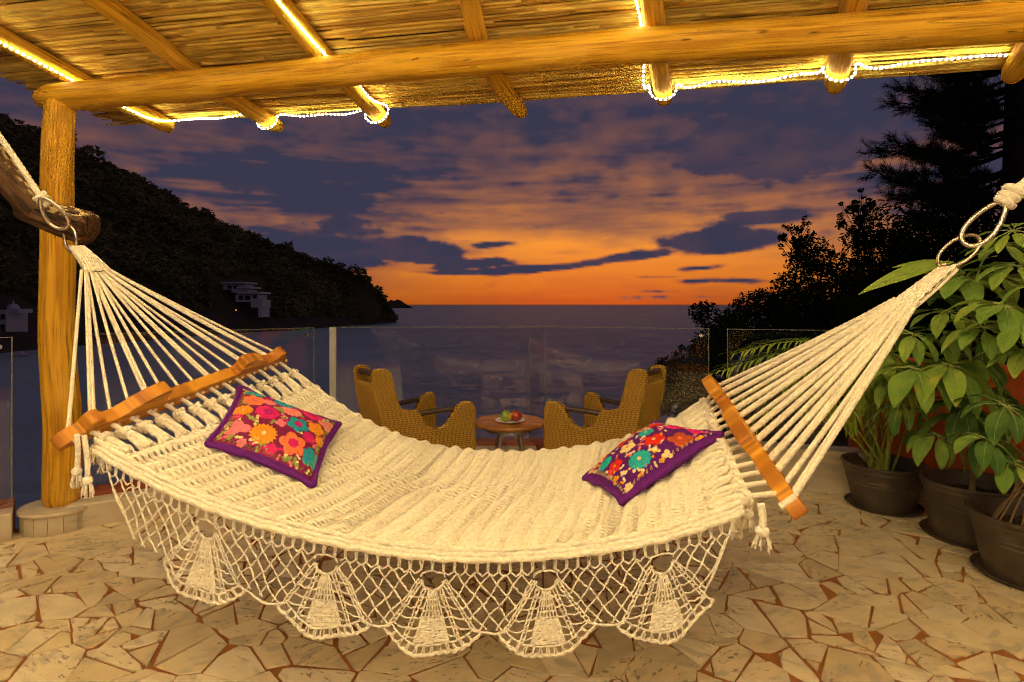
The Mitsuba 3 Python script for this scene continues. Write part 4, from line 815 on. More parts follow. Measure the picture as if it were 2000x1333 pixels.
def hang_rope(name, lab, pts, r, kn, kd, kr_, gp):
    t = thing(name, lab, 'rope', gp); obj('line', MB().add(*rope(np.array(pts), r, r*5, 9)), 'cotton', t, smooth=True)
    u = unit(np.cross(kd, [0.1, 1, 0.2])); w = np.cross(kd, u); th = np.linspace(0, 2*np.pi*2.7, 60)
    c = kn+kd*((th/th[-1]-0.5)*kr_*2.0)[:, None]+u*(kr_*(0.75+0.15*np.sin(th*0.6))*np.cos(th))[:, None]+w*(kr_*0.75*np.sin(th))[:, None]
    v, f, uu = tube(c, kr_*0.42, 9); k2 = lathe([(0.001, -kr_), (kr_*0.6, -kr_*0.7), (kr_*0.8, 0), (kr_*0.6, kr_*0.7), (0.001, kr_)], 14); obj('knot', MB().add(v, f, uu).add(place(k2[0], kn, u, w, kd), k2[1], k2[2]), 'cotton', t, smooth=True)
hang_rope('hanging_rope', 'thick white rope with a round knot at the right edge holding the hammock', [at(1955, 402, 2.085), kr, at(2012, 350, 2.05), (2.56, 1.80, 1.86)], 0.017, kr, unit(at(2010, 352, 2.05)-at(1950, 405, 2.085)), 0.034, 'ropes that hold the hammock')
# weathered branch on the left that carries the other rope
br = thing('support_branch', 'weathered brown branch with lichen holding the left hammock rope', 'branch')
obj('limb', MB().add(*log([at(-420, -140, 2.35), at(-180, 120, 2.45), at(-30, 290, 2.58), at(30, 362, 2.63), at(84, 424, 2.66)], 0.088, 0.068, 51, 0.10, 22, 70, 0.12)), 'driftwood', br, smooth=True)
obj('stub', MB().add(*log([at(42, 404, 2.66), at(100, 424, 2.66), at(178, 450, 2.67)], 0.062, 0.080, 57, 0.10, 26, 50, 0.12)), 'driftwood', br, smooth=True)
obj('limb', MB().add(*log([(-3.35, 2.30, 0.0), (-3.30, 2.32, 1.2), (-3.1, 2.36, 2.6), (-3.0, 2.3, 3.0)], 0.11, 0.09, 58)), 'driftwood', br, smooth=True)
kl = at(84, 391, 2.52)
hang_rope('hanging_rope', 'cream rope running up the weathered branch to a knot at the left edge', [at(92, 402, 2.515), kl, at(40, 325, 2.50), at(0, 268, 2.47), at(-170, 20, 2.35)], 0.0125, kl, unit(at(74, 376, 2.5)-at(98, 410, 2.54)), 0.026, 'ropes that hold the hammock')

# ------------------------------------------------------------------ embroidered cushions
def pillow(label, cor, thick, flowers, ground, seed, trim):
    """cor: four seam corners (a-,b+), (a+,b+), (a+,b-), (a-,b-); flowers: (a, b, radius, thread, kind)."""
    t = thing('cushion', label, 'cushion', 'embroidered cushions on the hammock'); c = np.array(cor); g = np.random.default_rng(seed)
    n0 = unit(np.cross(c[1]-c[0], c[0]-c[3])); n0 = n0*np.sign(n0[2])
    def base(a, b):
        a, b = np.asarray(a, float), np.asarray(b, float); a_ = a*(1-0.085*(1-b*b)); b_ = b*(1-0.085*(1-a*a)); u, v = (a_+1)/2, (b_+1)/2
        return c[3]*((1-u)*(1-v))[..., None]+c[2]*(u*(1-v))[..., None]+c[1]*(u*v)[..., None]+c[0]*((1-u)*v)[..., None]
    def hgt(a, b): return np.clip((1-np.abs(a)**2.2), 0, 1)**0.62*np.clip((1-np.abs(b)**2.2), 0, 1)**0.62
    def surf(a, b, sgn, off=0.0):
        a, b = np.asarray(a, float), np.asarray(b, float); wr = 0.006*(meshkit.fbm(np.stack([a*3+seed, b*3, a*0+sgn], -1), 3)-0.5)*(1-hgt(a, b)*0.5)
        return base(a, b)+n0*((sgn*thick*hgt(a, b)+wr*sgn+off)[..., None])
    n = 44; A, B = np.meshgrid(np.linspace(-1, 1, n), np.linspace(-1, 1, n), indexing='ij'); i, j = np.meshgrid(np.arange(n-1), np.arange(n-1), indexing='ij'); f = np.stack([i*n+j, (i+1)*n+j, (i+1)*n+j+1, i*n+j+1], -1).reshape(-1, 4)
    obj('cover', MB().add(surf(A, B, 1).reshape(-1, 3), f).add(surf(A, B, -1).reshape(-1, 3), f[:, ::-1]), 'velvet', t, smooth=True)
    q = np.linspace(-1, 1, 30); loop = np.r_[np.c_[q, q*0+1], np.c_[q*0+1, -q], np.c_[-q, q*0-1], np.c_[q*0-1, q]]
    rim = base(loop[:, 0], loop[:, 1])+n0*(0.0025*np.sin(np.arange(len(loop))*0.9))[:, None]
    obj('piping', MB().add(*tube(rim, 0.0115+0.0015*np.sin(np.arange(len(loop))*0.55), 9, False)), 'velvet', t, smooth=True)
    k = 0.945; m = 38; a_, b_ = np.meshgrid(np.linspace(-k, k, m), np.linspace(-k, k, m), indexing='ij'); i, j = np.meshgrid(np.arange(m-1), np.arange(m-1), indexing='ij')
    obj('embroidered_panel', MB().add(surf(a_, b_, 1, 0.0016).reshape(-1, 3), np.stack([i*m+j, (i+1)*m+j, (i+1)*m+j+1, i*m+j+1], -1).reshape(-1, 4)), ground, t, smooth=True)
    asp = np.linalg.norm(c[1]-c[0])/np.linalg.norm(c[0]-c[3])
    def patch(cx, cy, R, col, kind, name='flower', parent=t, lift=0.0030, rot=0.0):
        th = np.linspace(0, 2*np.pi, 73)[:-1]; pet = {'daisy': 14, 'wheel': 18, 'five': 5, 'six': 6, 'tulip': 3, 'four': 4, 'leaf': 2, 'round': 7}[kind]
        lob = {'daisy': 0.82+0.18*np.abs(np.cos(th*pet/2)), 'wheel': 0.90+0.10*np.cos(th*pet), 'five': 0.66+0.34*np.abs(np.cos(th*2.5))**0.7, 'six': 0.70+0.30*np.abs(np.cos(th*3))**0.7, 'four': 0.60+0.40*np.abs(np.cos(th*2))**0.8,
               'tulip': 0.5+0.5*np.abs(np.cos(th*1.5))**1.3, 'leaf': 0.25+0.75*np.abs(np.cos(th))**2.2, 'round': 0.86+0.14*np.abs(np.cos(th*3.5))}[kind]
        rings = np.array([0.0, 0.22, 0.45, 0.68, 0.86, 0.97, 1.0]); V, UV, O = [], [], []
        for ir, rr in enumerate(rings):
            tw = rr*0.5 if kind == 'wheel' else 0
            aa = cx+R*rr*lob*np.cos(th+rot+tw); bb = cy+R*rr*lob*np.sin(th+rot+tw)*asp
            aa, bb = np.clip(aa, -0.94, 0.94), np.clip(bb, -0.94, 0.94)
            ridge = 0.0016*np.abs(np.cos((th)*pet/2))*(0.25 < rr < 0.99)
            V.append(surf(aa, bb, 1)+n0*(lift*(1.0 if rr < 0.99 else 0.15)+ridge)[:, None] if np.ndim(ridge) else surf(aa, bb, 1)+n0*lift); UV.append(np.c_[th*pet*2.2+rr*2, np.full(72, rr*2.0)])
        L = len(rings); i, j = np.meshgrid(np.arange(L-1), np.arange(72), indexing='ij'); f = np.stack([i*72+j, (i+1)*72+j, (i+1)*72+(j+1) % 72, i*72+(j+1) % 72], -1).reshape(-1, 4)
        return obj(name, MB().add(np.vstack(V), f, np.vstack(UV)), 'thread_'+col, parent, smooth=True)
    for i, (a, b, R, col, kind, cen) in enumerate((f[0]*1.13, f[1]*1.13, f[2]*1.05, *f[3:]) for f in list(flowers)):
        fk = patch(a, b, R, col, kind, rot=g.uniform(0, 1.2), lift=0.003+0.0004*(i % 4))
        if cen: patch(a, b, R*(0.38 if cen in ('plum', 'magenta') else 0.17), cen, 'round', 'centre', fk, 0.0058)
    cnt = 0
    for _ in range(900):                     # small leaves and petals fill the ground
        a, b = g.uniform(-0.90, 0.90, 2)
        if any(math.hypot(a-x, (b-y)/asp) < R*1.02 for x, y, R, *_ in flowers) : continue
        if cnt > 95: break
        patch(a, b, g.uniform(0.05, 0.09), g.choice(trim), 'leaf', 'small_leaf', t, 0.0024, g.uniform(0, 3.1)); cnt += 1
    # curling outline stitches
    st = MB()
    for side in range(4):
        for v in np.linspace(-0.87, 0.87, 20):
            w = 0.92; ang = np.linspace(0, 5.2, 12); pa = v+0.028*np.cos(ang)+0.006*ang; pb = w-0.012-0.034*(1-np.sin(ang*0.6))+0.014*np.sin(ang)
            P_ = {0: (pa, pb), 1: (pb, pa), 2: (pa, -pb), 3: (-pb, pa)}[side]; st.add(*tube(surf(np.clip(P_[0], -.94, .94), np.clip(P_[1], -.94, .94), 1, 0.0042), 0.0013, 4, False))
    obj('stitching', st, 'thread_cream' if ground == 'velvet_dark' else 'thread_leaf', t, smooth=True)
def bil(cor, pts):                           # measured photo pixels inside the four corners -> cushion coordinates
    c = np.array(cor, float); out = []
    for p in pts:
        u, v = 0.5, 0.5
        for _ in range(30):
            e = c[3]*(1-u)*(1-v)+c[2]*u*(1-v)+c[1]*u*v+c[0]*(1-u)*v-np.array(p)
            J = np.stack([(c[2]-c[3])*(1-v)+(c[1]-c[0])*v, (c[0]-c[3])*(1-u)+(c[1]-c[2])*u], 1); du = np.linalg.solve(J, e); u, v = u-du[0], v-du[1]
        out.append((2*u-1, 2*v-1))
    return out
pillow('cushion embroidered with coral, orange and teal flowers, on the left of the hammock',
       [at(468, 757, 2.60), at(664, 829, 2.72), at(612, 948, 2.15), at(404, 867, 2.15)], 0.060,
       [(-0.62, 0.72, 0.17, 'teal', 'five', None), (-0.60, 0.42, 0.21, 'coral', 'round', 'pink'), (-0.10, 0.68, 0.22, 'teal', 'six', None), (-0.70, 0.02, 0.19, 'orange', 'wheel', 'cream'), (-0.30, 0.10, 0.24, 'magenta', 'round', 'plum'),
        (0.08, 0.42, 0.20, 'salmon', 'daisy', 'pink'), (0.42, 0.66, 0.22, 'magenta', 'round', 'plum'), (-0.60, -0.48, 0.22, 'pink', 'tulip', None), (-0.18, -0.48, 0.26, 'orange', 'wheel', 'cream'), (0.28, 0.06, 0.23, 'teal', 'five', 'plum'),
        (0.34, -0.45, 0.27, 'coral', 'five', 'magenta'), (0.60, 0.22, 0.19, 'orange', 'five', None), (0.70, -0.50, 0.21, 'teal', 'five', 'turquoise'), (0.56, -0.12, 0.14, 'magenta', 'round', None), (0.72, 0.52, 0.18, 'salmon', 'tulip', None), (-0.34, 0.48, 0.13, 'pink', 'daisy', None),
        (0.00, -0.10, 0.12, 'pink', 'four', None), (0.76, -0.02, 0.12, 'orange', 'six', None), (-0.72, -0.18, 0.10, 'magenta', 'six', None), (-0.35, 0.78, 0.10, 'plum', 'six', None), (0.14, 0.76, 0.12, 'magenta', 'five', None), (0.05, -0.72, 0.12, 'magenta', 'five', None), (-0.42, -0.76, 0.09, 'pink', 'six', None)],
       'thread_ground', 5, ['leaf', 'leaf', 'cream', 'pink', 'magenta', 'leaf'])
pillow('purple cushion embroidered with red, turquoise and cream flowers, on the right of the hammock',
       [at(1280, 826, 2.62), at(1412, 848, 2.24), at(1215, 982, 2.03), at(1140, 934, 2.40)], 0.075,
       [(0.10, -0.62, 0.19, 'red', 'six', 'orange'), (0.50, -0.30, 0.24, 'turquoise', 'daisy', 'cream'), (-0.05, -0.22, 0.19, 'cream', 'five', 'orange'), (0.30, 0.14, 0.22, 'red', 'five', 'cream'), (0.62, 0.40, 0.22, 'brick', 'four', 'coral'), (-0.15, 0.26, 0.18, 'turquoise', 'daisy', 'cream'),
        (-0.30, -0.62, 0.17, 'turquoise', 'daisy', None), (-0.45, -0.12, 0.17, 'red', 'tulip', None), (-0.68, -0.50, 0.17, 'coral', 'five', 'orange'), (0.56, 0.76, 0.17, 'magenta', 'four', 'plum'), (0.10, 0.70, 0.20, 'magenta', 'five', 'plum'), (-0.40, 0.62, 0.19, 'red', 'five', None), (-0.70, 0.20, 0.17, 'magenta', 'six', None),
        (-0.72, 0.72, 0.12, 'coral', 'six', None), (0.78, -0.70, 0.09, 'cream', 'six', None), (0.36, -0.76, 0.09, 'orange', 'tulip', None), (0.76, 0.05, 0.10, 'cream', 'tulip', None)],
       'velvet_dark', 9, ['cream', 'cream', 'white', 'pink', 'orange'])

# ------------------------------------------------------------------ potted plants
def leaf(o, d, up, L, W, droop, g, obov=0.35, m=9, fold=0.18, wave=0.05):
    d = unit(d); sd = unit(np.cross(d, up)); up = np.cross(sd, d); v = np.linspace(0, 1, m); x = np.array([-1, -0.55, 0, 0.55, 1.0])
    wd = W*0.5*np.sin(np.pi*np.clip(v, 0, 1)**(0.72+obov*0.5))**0.75; wd[0] = W*0.03; wd[-1] = W*0.02
    ang = droop*v; cx = np.cumsum(np.r_[0, np.cos((ang[1:]+ang[:-1])/2)])*L/(m-1); cz = -np.cumsum(np.r_[0, np.sin((ang[1:]+ang[:-1])/2)])*L/(m-1)
    ph = g.uniform(0, 6)
    z = cz[:, None]+np.abs(x)[None]*wd[:, None]*fold+wave*W*np.sin(v[:, None]*9+ph+x[None]*2)*np.abs(x)[None]
    V = np.asarray(o)+cx[:, None, None]*d+(x[None]*wd[:, None])[..., None]*sd+z[..., None]*up
    i, j = np.meshgrid(np.arange(m-1), np.arange(4), indexing='ij'); f = np.stack([i*5+j, (i+1)*5+j, (i+1)*5+j+1, i*5+j+1], -1).reshape(-1, 4)
    uv = np.stack(np.broadcast_arrays((x[None]+1)/2, v[:, None]), -1).reshape(-1, 2)
    rib = np.asarray(o)+cx[:, None]*d+(cz+0.0012)[:, None]*up
    return V.reshape(-1, 3), f, uv, rib
POTS = {'areca': (2.35, 3.60, 0.285, 0.232, 0.165), 'umbrella': (2.52, 3.12, 0.315, 0.232, 0.185), 'corner': (2.44, 2.66, 0.30, 0.250, 0.185)}
def pot(c, label):
    x, y, h, r1, r0 = c; t = thing('plant_pot', label, 'plant pot', 'dark plastic plant pots on the right')
    prof = [(0.001, 0.010), (r0, 0.010), (r0+0.004, 0.016)]
    for k in range(1, 9):
        q = k/9; rr = r0+(r1*0.93-r0)*q**0.85; prof.append((rr, 0.016+(h-0.075)*q))
        if k in (6, 7): prof += [(rr+0.0035, 0.016+(h-0.075)*q+0.004), (rr+0.001, 0.016+(h-0.075)*q+0.009)]
    prof += [(r1*0.94, h-0.055), (r1*0.965, h-0.048), (r1*0.97, h-0.03), (r1, h-0.024), (r1+0.004, h-0.012), (r1+0.003, h-0.002), (r1-0.004, h), (r1-0.016, h-0.006), (r1-0.030, h-0.05), (r1-0.034, h-0.09)]
    obj('body', MB().add(*lathe(prof, 60, (x, y, 0.006))), 'pot_plastic', t, smooth=35)
    rs = r0+0.046
    obj('saucer', MB().add(*lathe([(0.001, 0.0065), (rs-0.02, 0.0065), (rs, 0.026), (rs+0.004, 0.027), (rs-0.01, 0.0145), (rs-0.03, 0.012), (0.001, 0.012)], 56, (x, y, 0.001))), 'pot_plastic', t, smooth=35)
    n = 900; g = np.random.default_rng(int(x*1000)); a = g.uniform(0, 6.28, n); r = np.sqrt(g.uniform(0, 1, n))*(r1-0.04); sm = MB(); sm.add(*lathe([(0.001, h-0.075), (r1-0.033, h-0.08)], 40, (x, y, 0.0)))
    for q in range(n):
        if q % 3: continue
        p = np.array([x+r[q]*math.cos(a[q]), y+r[q]*math.sin(a[q]), h-0.074]); s = g.uniform(0.003, 0.008); sm.add(iv[:]*s*np.array([1, 1, 0.7])+p, if_)
    obj('soil', sm, 'soil', t); return t
pot(POTS['areca'], 'dark brown plastic pot at the wall end holding the slender palm'); pot(POTS['umbrella'], 'dark brown grooved plastic pot in the middle of the three'); pot(POTS['corner'], 'dark brown plastic pot nearest the camera at the right edge')
g = np.random.default_rng(77)
def cluster(t, hub, axis, n, L, W, droop, petiole, mat, spread=1.0, a0=0.0, span=6.283):
    hub = np.asarray(hub, float); ax = unit(axis); u = unit(np.cross(ax, [0.3, 1, 0.1])); w = np.cross(ax, u)
    for k in range(n):
        a = a0+span*k/n+g.normal(0, 0.12); out = u*math.cos(a)+w*math.sin(a); d = unit(out*spread+ax*g.uniform(0.0, 0.35)+[0, 0, -0.15*droop]); l = L*g.uniform(0.78, 1.12)
        p1 = hub+d*petiole*g.uniform(0.8, 1.1); v, f, uv, rib = leaf(p1, unit(d+[0, 0, -0.18*droop]), [0, 0, 1] if abs(d[2]) < 0.95 else [0, -1, 0], l, W*l/L*g.uniform(0.9, 1.1), droop*g.uniform(0.8, 1.25), g)
        k1 = obj('leaf', MB().add(v, f, uv), mat if g.uniform() < 0.75 else ('leaf_mid' if mat != 'leaf_mid' else 'leaf_bright'), t, smooth=True)
        rr = np.vstack([hub, (hub+p1)/2+[0, 0, 0.004], rib[::2]]); obj('stalk', MB().add(*tube(rr, np.r_[0.0028, 0.0026, np.linspace(0.0024, 0.0006, len(rr)-2)], 5)), 'midrib', k1, smooth=True)
def stem(t, pts, r0, r1, mat='stalk'): obj('stem', MB().add(*tube(spline(pts, 24), np.linspace(r0, r1, 24), 8)), mat, t, smooth=True)
# umbrella tree in the middle pot
ut = thing('umbrella_tree', 'umbrella tree with big glossy drooping leaves in the middle pot', 'plant'); ux, uy, uh = POTS['umbrella'][:3]; base = np.array([ux, uy, uh-0.08])
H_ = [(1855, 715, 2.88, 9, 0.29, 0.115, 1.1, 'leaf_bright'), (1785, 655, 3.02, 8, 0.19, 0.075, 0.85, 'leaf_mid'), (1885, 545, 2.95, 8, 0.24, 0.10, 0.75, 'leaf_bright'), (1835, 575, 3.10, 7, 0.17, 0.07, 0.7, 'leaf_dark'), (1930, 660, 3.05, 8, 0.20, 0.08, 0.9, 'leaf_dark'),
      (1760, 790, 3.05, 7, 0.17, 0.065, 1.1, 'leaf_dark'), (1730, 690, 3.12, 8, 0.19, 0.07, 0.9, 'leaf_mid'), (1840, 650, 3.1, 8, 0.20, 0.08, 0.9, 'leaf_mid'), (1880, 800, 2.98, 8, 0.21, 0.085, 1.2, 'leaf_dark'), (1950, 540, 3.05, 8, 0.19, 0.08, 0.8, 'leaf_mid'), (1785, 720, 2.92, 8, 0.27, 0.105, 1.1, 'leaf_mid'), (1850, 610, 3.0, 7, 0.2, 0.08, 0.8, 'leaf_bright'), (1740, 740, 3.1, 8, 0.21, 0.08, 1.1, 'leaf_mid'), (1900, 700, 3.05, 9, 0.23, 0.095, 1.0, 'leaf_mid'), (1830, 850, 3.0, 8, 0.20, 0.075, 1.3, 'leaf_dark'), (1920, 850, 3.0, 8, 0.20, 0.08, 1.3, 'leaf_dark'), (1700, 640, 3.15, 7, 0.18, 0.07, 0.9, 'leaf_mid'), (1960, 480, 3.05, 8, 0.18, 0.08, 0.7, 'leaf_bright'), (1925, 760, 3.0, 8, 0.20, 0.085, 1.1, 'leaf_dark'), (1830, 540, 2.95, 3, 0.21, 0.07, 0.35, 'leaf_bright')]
trunk = [base, base+[0.01, 0, 0.25], base+[-0.02, 0.01, 0.55], base+[-0.01, -0.02, 0.95], base+[0.0, -0.03, 1.15]]
stem(ut, trunk, 0.016, 0.008, 'plant_trunk'); TS = spline(trunk, 50)
for k, (px, py, d, n, L, W, dr_, mat) in enumerate(H_):
    hub = at(px, py, d); z = np.clip(hub[2]-0.22, TS[0, 2]+0.1, TS[-1, 2]); o = TS[np.argmin(abs(TS[:, 2]-z))]
    stem(ut, [o, o*0.55+hub*0.45+[0, 0, 0.07], hub], 0.0065, 0.0038)
    if n == 3: cluster(ut, hub+[0.06, 0, 0.01], [-0.5, -0.3, 0.6], 3, L, W, dr_, 0.035, mat, 1.0, 2.6, 1.3)
    else: cluster(ut, hub, [g.normal(0, 0.15), -0.35, 0.9], n, L, W, dr_, 0.035, mat)
for a_, b_, W_ in (((1862, 512, 2.96), (1702, 556, 2.86), 0.085), ((1872, 520, 2.97), (1760, 520, 2.95), 0.06), ((1872, 530, 2.97), (1790, 590, 2.9), 0.075)):   # leaves reaching left past the steel ring
    p_, q_ = at(*a_), at(*b_); v, f, uv, rib = leaf(p_, q_-p_+[0, 0, 0.06], [0.1, -0.55, 0.8], np.linalg.norm(q_-p_)*1.06, W_, 0.5, g); k1 = obj('leaf', MB().add(v, f, uv), 'leaf_bright', ut, smooth=True)
    obj('stalk', MB().add(*tube(spline([at(1885, 548, 2.97), p_, *rib[2::2]], 14), np.linspace(0.0028, 0.0007, 14), 5)), 'midrib', k1, smooth=True)
for k in range(11):                      # long dark strap leaves hanging round the pot rim
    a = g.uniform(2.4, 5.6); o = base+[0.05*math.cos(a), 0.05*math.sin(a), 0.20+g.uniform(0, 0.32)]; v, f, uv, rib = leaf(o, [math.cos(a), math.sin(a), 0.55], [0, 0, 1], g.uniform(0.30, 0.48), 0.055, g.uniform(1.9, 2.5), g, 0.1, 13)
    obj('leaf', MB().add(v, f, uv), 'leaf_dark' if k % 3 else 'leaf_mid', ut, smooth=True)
# taller umbrella plant in the corner pot
ct = thing('corner_umbrella_plant', 'tall umbrella plant with bright leaf whorls in the nearest pot', 'plant'); cx, cy, ch = POTS['corner'][:3]; base = np.array([cx-0.03, cy-0.02, ch-0.08])
trunk = [base, base+[0.0, 0, 0.2], base+[0.03, 0.02, 0.5], base+[0.05, 0.03, 0.85], base+[0.01, 0.02, 1.12], base+[0.0, 0.0, 1.32]]; stem(ct, trunk, 0.019, 0.006, 'plant_trunk'); TS = spline(trunk, 50)
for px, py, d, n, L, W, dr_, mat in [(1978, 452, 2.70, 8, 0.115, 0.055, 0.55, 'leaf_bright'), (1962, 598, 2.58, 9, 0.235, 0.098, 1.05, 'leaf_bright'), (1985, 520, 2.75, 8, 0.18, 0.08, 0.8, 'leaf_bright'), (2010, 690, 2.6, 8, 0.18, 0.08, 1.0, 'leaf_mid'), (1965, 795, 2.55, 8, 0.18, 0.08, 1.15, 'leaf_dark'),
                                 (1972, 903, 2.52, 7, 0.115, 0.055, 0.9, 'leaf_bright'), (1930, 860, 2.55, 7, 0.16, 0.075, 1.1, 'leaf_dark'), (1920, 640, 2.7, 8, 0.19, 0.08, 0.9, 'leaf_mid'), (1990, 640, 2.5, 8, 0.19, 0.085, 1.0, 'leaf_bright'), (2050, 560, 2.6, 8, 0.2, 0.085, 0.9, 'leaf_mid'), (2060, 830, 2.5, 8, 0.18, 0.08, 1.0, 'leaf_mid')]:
    hub = at(px, py, d); z = np.clip(hub[2]-0.16, TS[2, 2], TS[-1, 2]); o = TS[np.argmin(abs(TS[:, 2]-z))]; stem(ct, [o, o*0.5+hub*0.5+[0, 0, 0.05], hub], 0.006, 0.0034); cluster(ct, hub, [g.normal(0, 0.15), -0.4, 0.85], n, L, W, dr_, 0.04, mat)
for k in range(9):
    a = g.uniform(2.2, 4.6); obj('aerial_root', MB().add(*tube(spline([base+[0, 0, 0.20+0.02*k], base+[0.08*math.cos(a), 0.08*math.sin(a), 0.14], base+[0.15*math.cos(a), 0.15*math.sin(a), 0.0]], 12), 0.004, 6)), 'plant_trunk', ct, smooth=True)
# slender palm in the far pot
at_ = thing('areca_palm', 'slender palm with yellow green canes and feathery fronds in the far pot', 'palm'); ax_, ay_, ah = POTS['areca'][:3]; base = np.array([ax_, ay_, ah-0.08])
def frond(t, pts, L, n=26, mat='palm_leaf', wl=0.013):
    c = spline(pts, 40); tg, nn, bb = frames(c); m = MB(); m.add(*tube(c, np.linspace(0.0035, 0.0012, 40), 5))
    for k in range(n):
        q = 0.22+0.78*k/(n-1); i = min(39, int(q*39)); l = L*(0.45+0.55*math.sin(math.pi*min(1, q*0.92)))*g.uniform(0.85, 1.1)
        sd = unit(np.cross(tg[i], [0, 0, 1.0]))
        for s in (-1, 1):
            d = unit(sd*s+tg[i]*0.75+np.array([0, 0, 0.30])+g.normal(0, 0.07, 3)); v, f, u, r = leaf(c[i], d, [0, 0, 1], l, wl, 0.75, g, 0.0, 6, 0.25, 0.0); m.add(v, f, u)
    obj('frond', m, mat, t, smooth=True)
for k in range(20):
    a = g.uniform(0, 6.28); r = g.uniform(0.02, 0.10); o = base+[r*math.cos(a)-0.02, r*math.sin(a), 0]; top = o+[g.normal(-0.03, 0.09), g.normal(0, 0.06), g.uniform(0.30, 0.58)]
    obj('cane', MB().add(*tube(spline([o, (o+top)/2+[0.008, 0, 0], top], 20), np.linspace(0.0095, 0.006, 20)*(1+0.08*(np.arange(20) % 4 == 0)), 8)), 'palm_cane', at_, smooth=True)
    fa = g.uniform(0, 6.28); d = np.array([math.cos(fa), 0.5*math.sin(fa), 0]); ln = g.uniform(0.35, 0.62)
    frond(at_, [top, top+d*ln*0.35+[0, 0, 0.20], top+d*ln*0.75+[0, 0, 0.19], top+d*ln+[0, 0, 0.03]], 0.19, 20)
for px, py, L_ in ((1395, 730, 1), (1440, 690, 1), (1650, 825, 0), (1560, 800, 2), (1420, 790, 2), (1500, 760, 1), (1660, 700, 1)):
    tip = at(px, py, 3.62); o = base+[-0.05, 0, 0.45]; frond(at_, [o, o*0.62+tip*0.38+[0, 0, 0.25 if L_ == 1 else 0.16], o*0.3+tip*0.7+[0, 0, 0.16 if L_ == 1 else 0.09], tip], 0.24, 30 if L_ == 1 else 22)
# ------------------------------------------------------------------ dark trees on the slope to the right
def crown_leaves(cs, rs, n, size, g, out=1.08):
    k = g.choice(len(cs), n, p=rs**2/np.sum(rs**2)); d = g.normal(size=(n, 3)); d /= np.linalg.norm(d, axis=1, keepdims=True); c = cs[k]+d*(rs[k]*g.uniform(0.45, out, n)**0.7)[:, None]
    a = g.normal(size=(n, 3)); a[:, 2] *= 0.6; a /= np.linalg.norm(a, axis=1, keepdims=True); b = np.cross(a, g.normal(size=(n, 3))); b /= np.linalg.norm(b, axis=1, keepdims=True)+1e-9
    l = size*g.uniform(0.6, 1.3, n)[:, None]; v = np.stack([c-a*l*0.5, c+b*l*0.22, c+a*l*0.5, c-b*l*0.22], 1); q = np.arange(4*n).reshape(-1, 4); return v.reshape(-1, 3), q
def tree(name, label, cat, px, py, d, rp, n, size, seed, dense=True, base_py=None, twig=0.0):
    g = np.random.default_rng(seed); c = at(px, py, d); R = rp/F*d; t = thing(name, label, cat, None); nc = 26 if dense else 30
    dirs = g.normal(size=(nc, 3)); dirs /= np.linalg.norm(dirs, axis=1, keepdims=True); cs = c+dirs*R*g.uniform(0.25, 1.0, (nc, 1))*np.array([1, 0.8, 0.95]); rs = R*g.uniform(0.20, 0.42, nc) if dense else R*g.uniform(0.10, 0.2, nc)
    b = at(px+g.uniform(-10, 10), base_py or (py+rp*1.8), d); 
    trunk = spline([b, b*0.5+c*0.5+[R*0.06, 0, 0], c+[0, 0, -R*0.3]], 16); m = MB().add(*tube(trunk, np.linspace(R*0.075, R*0.035, 16)*(0.6 if not dense else 1), 8)); obj('trunk', m, 'bark', t, smooth=True)
    lm = MB()
    for q, r in zip(cs, rs):
        o = trunk[g.integers(6, 16)]; lm.add(*tube(spline([o, o*0.5+q*0.5+[0, 0, R*0.05], q], 8), np.linspace(R*0.022, R*0.006, 8), 5))
        for _ in range(5 if not dense else 2):
            e = q+np.clip(g.normal(size=3), -1.1, 1.1)*r*0.75; lm.add(*tube(spline([q*0.7+o*0.3, q, e], 6), np.linspace(R*0.006, R*0.002, 6), 4))
    obj('branches', lm, 'bark', t, smooth=True, kind='stuff')
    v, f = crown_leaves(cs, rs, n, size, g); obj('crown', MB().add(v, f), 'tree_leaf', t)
for k, (lab, px, py, d, rp, n, sz) in enumerate([
    ('low dark shrub whose leafy edge stands out against the sea behind the right chair', 1345, 745, 9.0, 78, 7000, 0.085), ('dark bushy tree second from the sea on the right slope', 1412, 672, 12.5, 80, 5800, 0.10),
    ('dark round tree below the orange sky at the left end of the tree line', 1520, 610, 13.5, 92, 6500, 0.105), ('dark leafy tree with sparse outer twigs beneath the low purple clouds', 1600, 560, 15.0, 88, 6500, 0.115),
    ('dark tree just below the sparse crowned tree', 1705, 515, 15.5, 92, 7000, 0.12), ('dark tree under the lowest boughs of the conifer', 1815, 490, 14.5, 100, 7500, 0.12), ('dark tree behind the steel ring and snap hook', 1925, 500, 13.0, 130, 7500, 0.12),
    ('dark tree in the middle of the slope behind the right fan of ropes', 1600, 690, 11.0, 130, 6500, 0.11), ('dark tree behind the upper potted leaves', 1760, 650, 10.5, 140, 6500, 0.11), ('dark tree behind the corner plant at the right edge', 1930, 680, 10.0, 150, 6000, 0.11), ('low dark shrub behind the right glass panel', 1470, 790, 8.6, 95, 4500, 0.085)]):
    tree('leafy_tree', lab, 'tree', px, py, d, rp, n, sz, 100+k)
tree('sparse_tree', 'thin crowned tree with bare branches and few leaves against the pink cloud', 'tree', 1683, 415, 14.6, 48, 1100, 0.10, 140, False, 540)
tree('sparse_tree', 'small sparse tree leaning left at the edge of the orange sky', 'tree', 1560, 465, 14.2, 44, 800, 0.095, 141, False, 560)
ground = []
for px, py, d in ((1290, 900, 9), (1380, 800, 13), (1470, 690, 15), (1560, 620, 17), (1680, 560, 18), (1800, 520, 18), (1950, 500, 17), (2300, 440, 17)): ground.append(at(px, py, d))
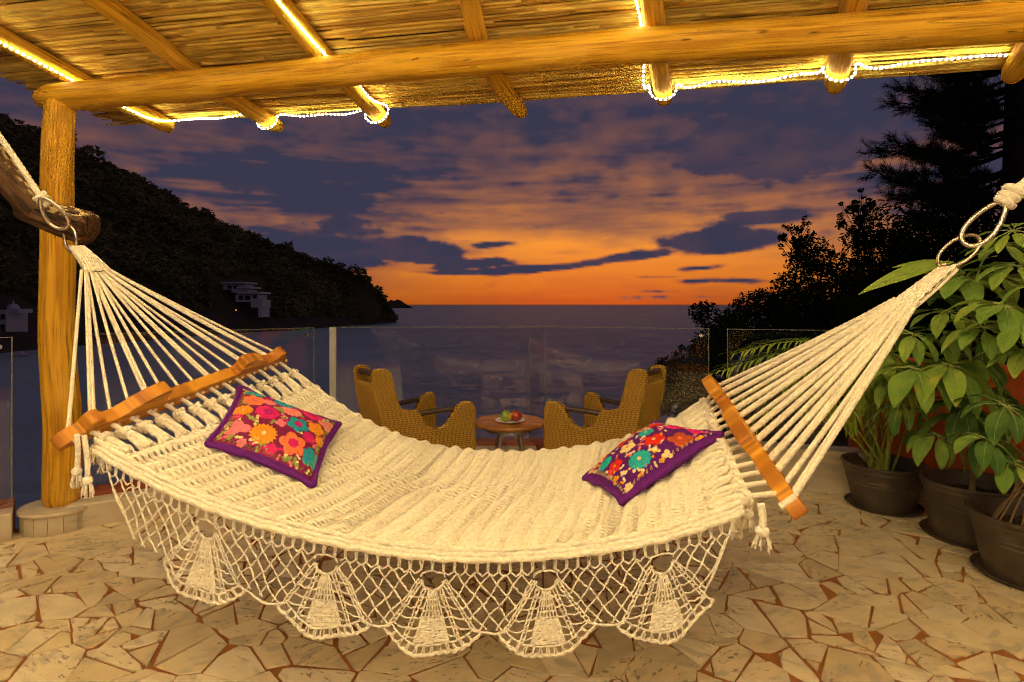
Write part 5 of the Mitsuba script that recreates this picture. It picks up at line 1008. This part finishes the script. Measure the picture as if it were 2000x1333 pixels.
ground = spline(ground, 30); gm = np.array([[p+np.array([0, (q-0.5)*1.0, 0])*1 if q < 0 else np.array([p[0]+0.6*q, p[1]*(1-q)+4.9*q, p[2]*(1-q)+(-3.5)*q]) for q in np.linspace(0, 1, 14)] for p in ground]); gm[..., 2] += (meshkit.noise(gm*1.2, 3)-0.5)*0.5
i, j = np.meshgrid(np.arange(29), np.arange(13), indexing='ij'); struct('hillside', MB().add(gm.reshape(-1, 3), np.stack([i*14+j, (i+1)*14+j, (i+1)*14+j+1, i*14+j+1], -1).reshape(-1, 4)), 'hill_ground', smooth=True)
# tall conifer at the right edge
cf = thing('conifer', 'tall dark conifer with drooping needle boughs at the right edge', 'tree'); g = np.random.default_rng(8); d0 = 11.0
tb0, tb1 = at(1984, 560, d0), at(1992, -260, d0); obj('trunk', MB().add(*tube(spline([tb0, tb0*0.5+tb1*0.5, tb1], 20), np.linspace(0.26, 0.13, 20), 12)), 'bark', cf, smooth=True)
ROW = [(150, 190, 70), (150, 150, 40), (175, 110, 95), (235, 215, 20), (262, 170, 60), (300, 150, 110), (330, 230, 35), (350, 120, 80), (385, 195, 60), (410, 150, 30), (205, 130, 130), (320, 200, 150), (240, 60, 160), (110, 170, 60), (80, 130, 100), (180, 175, 140), (280, 205, 140), (400, 110, 110), (360, 160, 170), (220, 110, 60), (270, 110, 90), (140, 110, 10), (375, 215, 10), (420, 185, 90), (160, 205, 90), (190, 190, 30), (210, 160, 100), (250, 185, 60), (275, 225, 90), (290, 180, 30), (310, 215, 70), (340, 190, 110), (360, 225, 90), (395, 230, 60), (130, 180, 90), (225, 140, 40)]
for py, reach, dep in ROW + [(p-230, r, q) for p, r, q in ROW[:8]]:
    ln = reach/F*d0; o = at(1985, py-18+g.uniform(-10, 10), d0); back = (dep-80)/90.0
    for sgn in ((-1, 1) if g.uniform() < 0.5 else (-1,)):
        tip = o+np.array([sgn*ln, back*ln*0.8, -0.10*ln+g.uniform(-0.1, 0.12)]); c = spline([o, o*0.55+tip*0.45+[0, 0, -0.10*ln], tip+[0, 0, 0.07*ln]], 24); m = MB().add(*tube(c, np.linspace(0.035, 0.008, 24), 5)); V = []
        for k in range(6, 24):
            for _ in range(3 if k > 9 else 1):
                dd = unit(np.array([sgn*g.uniform(0.1, 1.0), g.normal(0, 0.7), g.uniform(-0.5, 0.45)])); l = g.uniform(0.15, 0.36)*(0.6+0.4*k/24); e = c[k]+dd*l; tw = spline([c[k], (c[k]+e)/2+[0, 0, -0.03], e+[0, 0, 0.05]], 5); m.add(*tube(tw, np.linspace(0.007, 0.004, 5), 3, False))
                for q in range(34):
                    p = tw[g.integers(1, 5)]+g.normal(0, 0.02, 3); nd = unit(unit(e-c[k])*0.9+g.normal(0, 0.55, 3)+[0, 0, 0.35]); nl = g.uniform(0.12, 0.22); sd = unit(np.cross(nd, g.normal(size=3)))*0.0055; V.append([p-sd, p+sd, p+nd*nl])
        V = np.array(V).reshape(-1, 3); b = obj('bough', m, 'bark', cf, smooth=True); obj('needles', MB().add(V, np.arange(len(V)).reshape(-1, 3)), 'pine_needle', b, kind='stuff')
